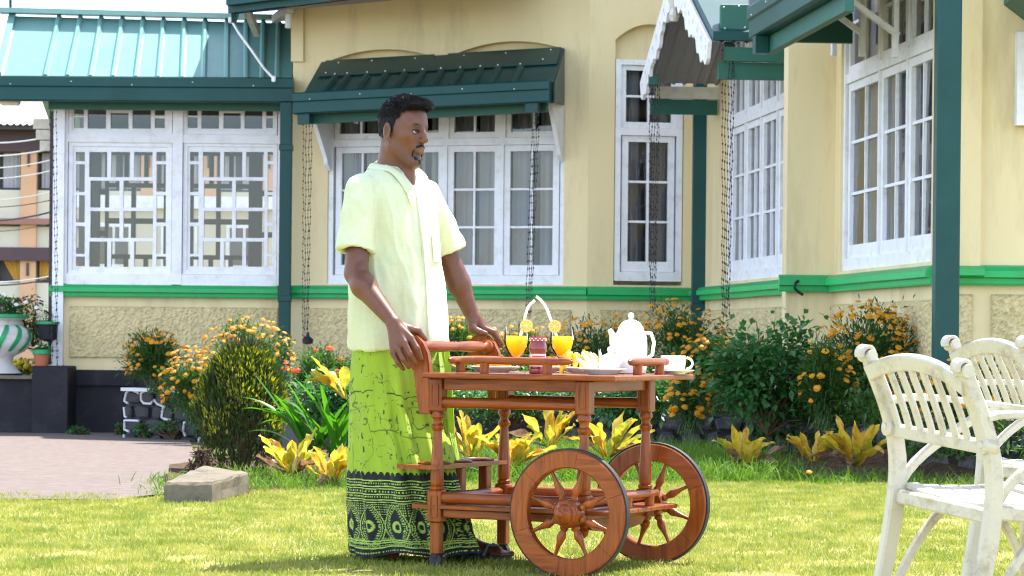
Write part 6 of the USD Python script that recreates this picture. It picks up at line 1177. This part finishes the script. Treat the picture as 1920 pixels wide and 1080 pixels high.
# collar: a stand and two flaps with points
for s_ in (-1, 1):
    aa = np.linspace(.42, np.pi, 22); rows = []
    for a in aa:
        k = 1 - (a - .42) / (np.pi - .42); ztop = 1.480 - .040 * k ** 1.3; zin = T(-.020 + .066 * math.cos(a) + .016 * k, s_ * .066 * math.sin(a), ztop); drop = .066 + .030 * k ** 3.0; outr = .092 + .018 * k
        rad = .100 + .016 * k + .022 * k ** 4; an_ = a - .05 * k; ro = 1 / np.sqrt((math.cos(an_) / ak_[3:]) ** 2 + (math.sin(an_) / bk_[3:]) ** 2); zs_ = np.interp(-rad, -ro, zk[3:]); zo = T(-.016 + rad * math.cos(an_), s_ * rad * math.sin(an_), min(ztop - .022, zs_ + .012)) + FW_ * .012 * k; mid = (zin + zo) / 2 + unit((zo - zin) * [1, 1, 0]) * .006 + UPZ * .008; rows.append([zin - UPZ * .05, zin, mid, zo, zo - unit((zo - zin) * [1, 1, 0]) * .004 - UPZ * .001])
    P = np.array(rows); part(shirt, 'collar', B().grid(P), M['shirt'], smooth=True, color=tc(P.shape[0] * P.shape[1]))
# ---- sarong with the printed border
na, nz2 = 420, 440; TH, ZZ = np.meshgrid(np.linspace(0, 2 * np.pi, na + 1), np.linspace(.022, .815, nz2), indexing='ij')
fz = np.interp(ZZ, [0, .2, .5, .8], [.268, .240, .188, .150]); lz = np.interp(ZZ, [0, .2, .5, .8], [.205, .200, .195, .185]); cf = np.interp(ZZ, [0, .2, .5, .8], [.108, .072, .028, .012])
low = np.clip((.75 - ZZ) / .75, 0, 1); fold = low * (.012 * np.sin(6 * TH + 2.0 * ZZ + .5) + .009 * np.sin(11 * TH - 3 * ZZ + 1.0) + .006 * np.sin(19 * TH + 5 * ZZ)) * (1 + .8 * np.cos(TH - .2)) + .004 * np.sin(31 * TH + 11 * ZZ) * low
pleat = .030 * np.exp(-((TH - (5.62 - .35 * (ZZ - .4))) / .10) ** 2) - .018 * np.exp(-((TH - (5.42 - .35 * (ZZ - .4))) / .07) ** 2); fold = fold + pleat * np.clip((.78 - ZZ) / .3, 0, 1)
fold += (meshkit.fbm(np.stack([np.cos(TH) * 3, np.sin(TH) * 3, ZZ * 6], -1), 3, 5) - .5) * .020
FX, LX = cf + (fz + fold) * np.cos(TH), (lz + fold) * np.sin(TH); hemz = ZZ + (.010 * np.sin(5 * TH + 1) + .012 * np.maximum(0, np.cos(TH - 5.7))) * np.clip((.12 - ZZ) / .1, 0, 1)
PS = PC + FX[..., None] * FW_ + LX[..., None] * LF + hemz[..., None] * UPZ
S_ = np.cumsum(np.r_[np.zeros((1, nz2)), np.linalg.norm(np.diff(np.stack([FX, LX], -1), axis=0), axis=-1)], axis=0); s0 = S_[:, 60:61]; S_ = np.broadcast_to(s0, S_.shape) * 1.0
G_, K_ = np.array([0.315, 0.475, 0.032]), np.array([0.010, 0.014, 0.020]); z_ = ZZ
g3 = np.stack([S_, z_, 0 * z_], -1)
plain = G_ * (0.86 + .34 * meshkit.fbm(g3 * np.array([5, 3, 1]), 3, 2))[..., None]; plain = plain * (1 + .18 * (meshkit.fbm(g3 * 14, 2, 7) - .5))[..., None]
wq = g3 + .09 * np.stack([meshkit.fbm(g3 * 9, 3, 11) - .5, meshkit.fbm(g3 * 9, 3, 12) - .5, 0 * z_], -1)
def crackle(q, sc, wd, seed):
    r = np.random.default_rng(seed); n = meshkit.fbm(q * np.array([sc, sc, 1]), 3, seed); return np.clip(1 - np.abs(n - .5) / wd, 0, 1)
ck_ = crackle(wq, 7, .010, 31) * (meshkit.noise(g3 * 11, 3) > .42) + crackle(wq * [1, 2.2, 1], 9, .011, 33) * (meshkit.noise(g3 * 13, 8) > .50) + crackle(wq, 16, .014, 36) * (meshkit.noise(g3 * 10, 14) > .62)
for k_, (z0_, am_) in enumerate(((.715, .8), (.600, 1.0), (.560, .4), (.465, .7))):
    zl = z0_ + .075 * (meshkit.fbm(np.stack([S_ * 4, 0 * S_ + k_, 0 * S_], -1), 3, 50) - .5) + .010 * (meshkit.noise(np.stack([S_ * 40, 0 * S_ + k_, 0 * S_], -1), 51) - .5)
    ck_ = np.maximum(ck_, am_ * np.clip(1.6 - np.abs(z_ - zl) / (.0012 + .0022 * meshkit.noise(g3 * 28, 52 + k_)), 0, 1) * (meshkit.noise(np.stack([S_ * 6, 0 * S_ + k_ * 3.3, 0 * S_], -1), 53) > .40))
for k_ in range(9):
    sl = k_ * .135 + .03 + .05 * (meshkit.fbm(np.stack([z_ * 5, 0 * S_ + k_, 0 * S_], -1), 3, 60) - .5); ck_ = np.maximum(ck_, np.clip(1.5 - np.abs(S_ - sl) / .0018, 0, 1) * (meshkit.noise(np.stack([z_ * 11, 0 * S_ + k_ * 2.7, 0 * S_], -1), 61) > .62))
blot = np.clip((meshkit.fbm(g3 * 42, 3, 40) - .74) * 14, 0, 1); dark = np.clip(ck_ + blot, 0, 1) * .88
col = plain * (1 - dark[..., None]) + K_ * dark[..., None]
LM = G_ * 1.1 + .06
def mask(c): return c.astype(float)[..., None]
scal = .316 + .014 * np.abs(np.sin(S_ * np.pi / .034)) ** .7; border = z_ < scal; col = np.where(border[..., None], K_, col)
def put(c): 
    global col; col = np.where((c & border)[..., None], LM * (.85 + .3 * meshkit.noise(g3 * 90, 3))[..., None], col)
for z0_, w_ in ((.298, .0022), (.277, .0022), (.268, .0016), (.248, .0022), (.228, .0022), (.2195, .0016), (.078, .0026), (.069, .0026), (.052, .0024)): put(np.abs(z_ - z0_ - .0012 * np.sin(S_ * 40)) < w_)
for z0_ in (.2875, .238, .035): put((np.abs(z_ - z0_) < .0026) & ((S_ / .011) % 1 < .5))
put(((z_ - .258) ** 2 + (((S_ / .016) % 1 - .5) * .016) ** 2) < .0034 ** 2)
per = .128; sc_ = ((S_ + .02) % per) - per / 2; zc_ = z_ - .132; hh_, hw = .080, .050
alm = np.clip(1 - (np.abs(zc_) / hh_) ** 1.7, 0, 1) * hw; band_ = np.abs(zc_) < hh_
put(band_ & (np.abs(sc_) > alm + .0015) & (np.abs(sc_) < alm + .0045)); put(band_ & (np.abs(sc_) > alm - .0125) & (np.abs(sc_) < alm - .0105))
dot = ((z_ / .0085) % 1 < .55); put(band_ & dot & (np.abs(sc_) > alm - .0085) & (np.abs(sc_) < alm - .0025))
rr_ = np.sqrt(sc_ ** 2 + zc_ ** 2); put((rr_ > .0105) & (rr_ < .0220))
out_ = band_ & (np.abs(sc_) > alm + .009); put(out_ & (np.abs(np.abs(sc_) - alm - .014) < .0022)); put(out_ & (((sc_ / .009) % 1 - .5) ** 2 + ((z_ / .009) % 1 - .5) ** 2 < .07) & (np.abs(zc_) > .04))
sw = .025 * np.sin(S_ * 30) * 0
b = B().grid(PS); M['sarong'] = tintmat('batik_cotton', 0.8, 0.2, 380.0, sheen=0.1, trans=0.06)
sarong = part(man, 'sarong', b, M['sarong'], smooth=True, color=col.reshape(-1, 3))
# tied end of the cloth hanging at the front
tt = np.linspace(0, 1, 26); rows = []
for t in tt: rows.append([T(.172 + .06 * t ** .8 + .010 * math.sin(q * 8 + t * 3), .055 + .04 * q - .012 * t, .80 - .34 * t + .012 * math.sin(q * 5)) for q in np.linspace(0, 1, 14)])
P = np.array(rows); cc = np.tile(G_ * 1.25, (P.shape[0] * P.shape[1], 1)) * (.8 + .4 * meshkit.fbm(P.reshape(-1, 3) * 40, 3, 3))[:, None]; part(sarong, 'tied_end', B().grid(P), M['sarong'], smooth=True, color=cc)
M['sandal'] = mat('sandal_sole', (0.02, 0.02, 0.022), 0.6, 0.1, 9); M['strap'] = mat('sandal_strap', (0.10, 0.18, 0.26), 0.5, 0.1, 9)
fd_ = unit(toe - hl); c0, c1 = np.array([*(hl - fd_ * .04)[:2], 0]), np.array([*(toe + fd_ * .022)[:2], 0]); q = c1 - c0; L = np.linalg.norm(q); pol = Polygon([(0, -.028), (.03, -.036), (L * .6, -.04), (L * .9, -.036), (L, -.01), (L, .01), (L * .88, .036), (L * .5, .034), (.03, .034), (0, .026)]).buffer(.006)
sd_ = part(man, 'sandal', B().prism(pol, c0 + [0, 0, -.004], unit(q), np.cross(UPZ, unit(q)), [0, 0, .018]), M['sandal'])
b = B()
for s_ in (-1, 1): b.tube([c0 + unit(q) * L * .62 + np.cross(UPZ, unit(q)) * .036 * s_ + [0, 0, .014], c0 + unit(q) * L * .68 + np.cross(UPZ, unit(q)) * .022 * s_ + [0, 0, .056], c0 + unit(q) * L * .80 + [0, 0, .050]], .005, 6)
part(sd_, 'strap', b, M['strap'])
# ------------------------------------------------------------------ white cast chairs: x forward, y to the sitter's left
M['cast'] = mat('white_cast_paint', (0.46, 0.43, 0.355), 0.5, 0.05, 9, 0.25, 90, dirt=(0.20, 0.16, 0.09), dscale=13, damount=0.8, space='object')
def flat(b, pts, w, h, side=(0, 1, 0), wf=None):
    """A flat bar along a path: w across (along side), h in the plane of the path."""
    p = np.asarray(pts, float); t = np.gradient(p, axis=0); t /= np.linalg.norm(t, axis=1, keepdims=True); s_ = np.asarray(side, float); rg = []
    for i in range(len(p)):
        sd = unit(s_ - t[i] * (s_ @ t[i])); n = np.cross(t[i], sd); k = 1 if wf is None else wf[i]; hw, hh, c = w / 2, h * k / 2, min(w, h) * .18
        rg.append(np.array([p[i] + sd * x + n * y for x, y in ((hw - c, hh), (hw, hh - c), (hw, -hh + c), (hw - c, -hh), (-hw + c, -hh), (-hw, -hh + c), (-hw, hh - c), (-hw + c, hh))]))
    return b.rings(rg)
def curve(pts, n=12):
    p = np.asarray(pts, float); k = np.linspace(0, 1, len(p)); t = np.linspace(0, 1, n)
    from scipy.interpolate import CubicSpline
    return CubicSpline(k, p)(t)
CHW = .198
ch = thing('garden_chair', 'nearer white cast metal garden chair seen from behind at the frame edge', 'chair', (1.018, 6.43, .0), math.radians(26), 'white cast garden chairs')
def cc(name, b, parent=None, smooth=30): return part(parent or ch, name, b, M['cast'], smooth=smooth, local=True)
stile = curve([(-.07, -.02, 0), (-.03, 0, .22), (.0, 0, .43), (-.012, 0, .58), (-.062, 0, .70), (-.094, 0, .765)], 18)
backx = lambda z: np.interp(z, stile[:, 2], stile[:, 0])
for s_ in (1, -1):
    y = CHW * s_; p = stile.copy(); p[:, 1] = y; cc('rear_leg', flat(B(), p, .028, .036, wf=np.interp(p[:, 2], [0, .4, .5, .8], [.9, 1.25, 1.15, .95])))
    q = [(-.098 + .017 * math.sin(a) - .012, y, .763 + .026 - .017 * math.cos(a) - .008) for a in np.linspace(0, 5.2, 14)]; b = flat(B(), q, .034, .010); b.lathe([(.0005, -.022), (.016, -.022), (.017, -.016), (.017, .016), (.016, .022), (.0005, .022)], 14, (-.104, y, .775), (0, 1, 0)); cc('scroll', b)
    cc('rosette', B().lathe([(.022, -.016), (.022, .016), (.016, .020), (.010, .021), (.008, .024), (.0005, .025)], 14, (backx(.60) - .004, y, .60), (-1, 0, .1)))
    arm = curve([(backx(.67) + .012, y, .665), (.10, y * 1.04, .672), (.28, y * 1.10, .655), (.42, y * 1.12, .635), (.47, y * 1.12, .60), (.445, y * 1.12, .575)], 18); cc('arm', flat(B(), arm, .034, .016))
    st = curve([(.015, y, .47), (.07, y, .53), (.16, y * 1.03, .585), (.26, y * 1.06, .635), (.30, y * 1.08, .65)], 12); cc('arm_brace', flat(B(), st, .020, .022))
    fl = curve([(.455, y * 1.1, .60), (.44, y * 1.05, .52), (.40, y, .44), (.40, y, .34), (.43, y, .18), (.455, y, 0)], 16); cc('front_leg', flat(B(), fl, .028, .032, wf=np.linspace(.8, 1.0, 16)))
    br = curve([(.20, y, .425), (.13, y, .385), (.06, y, .30), (.0, y, .18), (-.045, y, .07)], 14); cc('leg_brace', flat(B(), br, .020, .020)); br = curve([(.23, y, .425), (.30, y, .385), (.36, y, .31), (.40, y, .22)], 12); cc('leg_brace', flat(B(), br, .020, .020))
    cc('seat_side_rail', flat(B(), curve([(.0, y, .445), (.12, y, .435), (.25, y, .432), (.40, y, .452)], 10), .026, .036))
ny = 15; yy = np.linspace(-CHW, CHW, ny); top = np.array([(backx(.74) - .012 - .0 * t, t, .735 + .040 * (1 - (t / CHW) ** 2)) for t in yy]); cc('top_rail', flat(B(), top, .022, .040, side=(1, 0, .35)))
cc('back_bottom_rail', flat(B(), [(backx(.595), t, .595) for t in yy], .024, .032, side=(1, 0, .1)))
for k in range(8):
    y = -CHW + .030 + k * (2 * CHW - .060) / 7; zt_ = .735 + .040 * (1 - (y / CHW) ** 2) - .012; z = np.linspace(.605, zt_, 7); cc('back_slat', flat(B(), [(backx(min(q, .76)) - .004, y, q) for q in z], .010, .0195 if 0 < k < 7 else .016, side=(1, 0, .3)))
cc('seat_rear_rail', flat(B(), [(.004, t, .432) for t in yy], .026, .034, side=(1, 0, 0))); cc('seat_front_rail', flat(B(), [(.405, t, .446) for t in yy], .024, .026, side=(1, 0, 0)))
for k in range(7):
    x = .040 + k * .056; cc('seat_slat', flat(B(), [(x, t, np.interp(x, [0, .12, .25, .40], [.462, .452, .450, .468]) - .012 * (1 - (t / CHW) ** 2)) for t in yy * .99], .046, .010, side=(1, 0, 0)))
cp_ = copy_of(ch, (1.45, 7.62, 0), math.radians(20), 'farther white cast metal garden chair, brighter, cut by the right frame edge', 'white cast garden chairs', 1.05)
UsdGeom.Xform(stage.GetPrimAtPath(ch)).AddRotateXOp().Set(4.2)
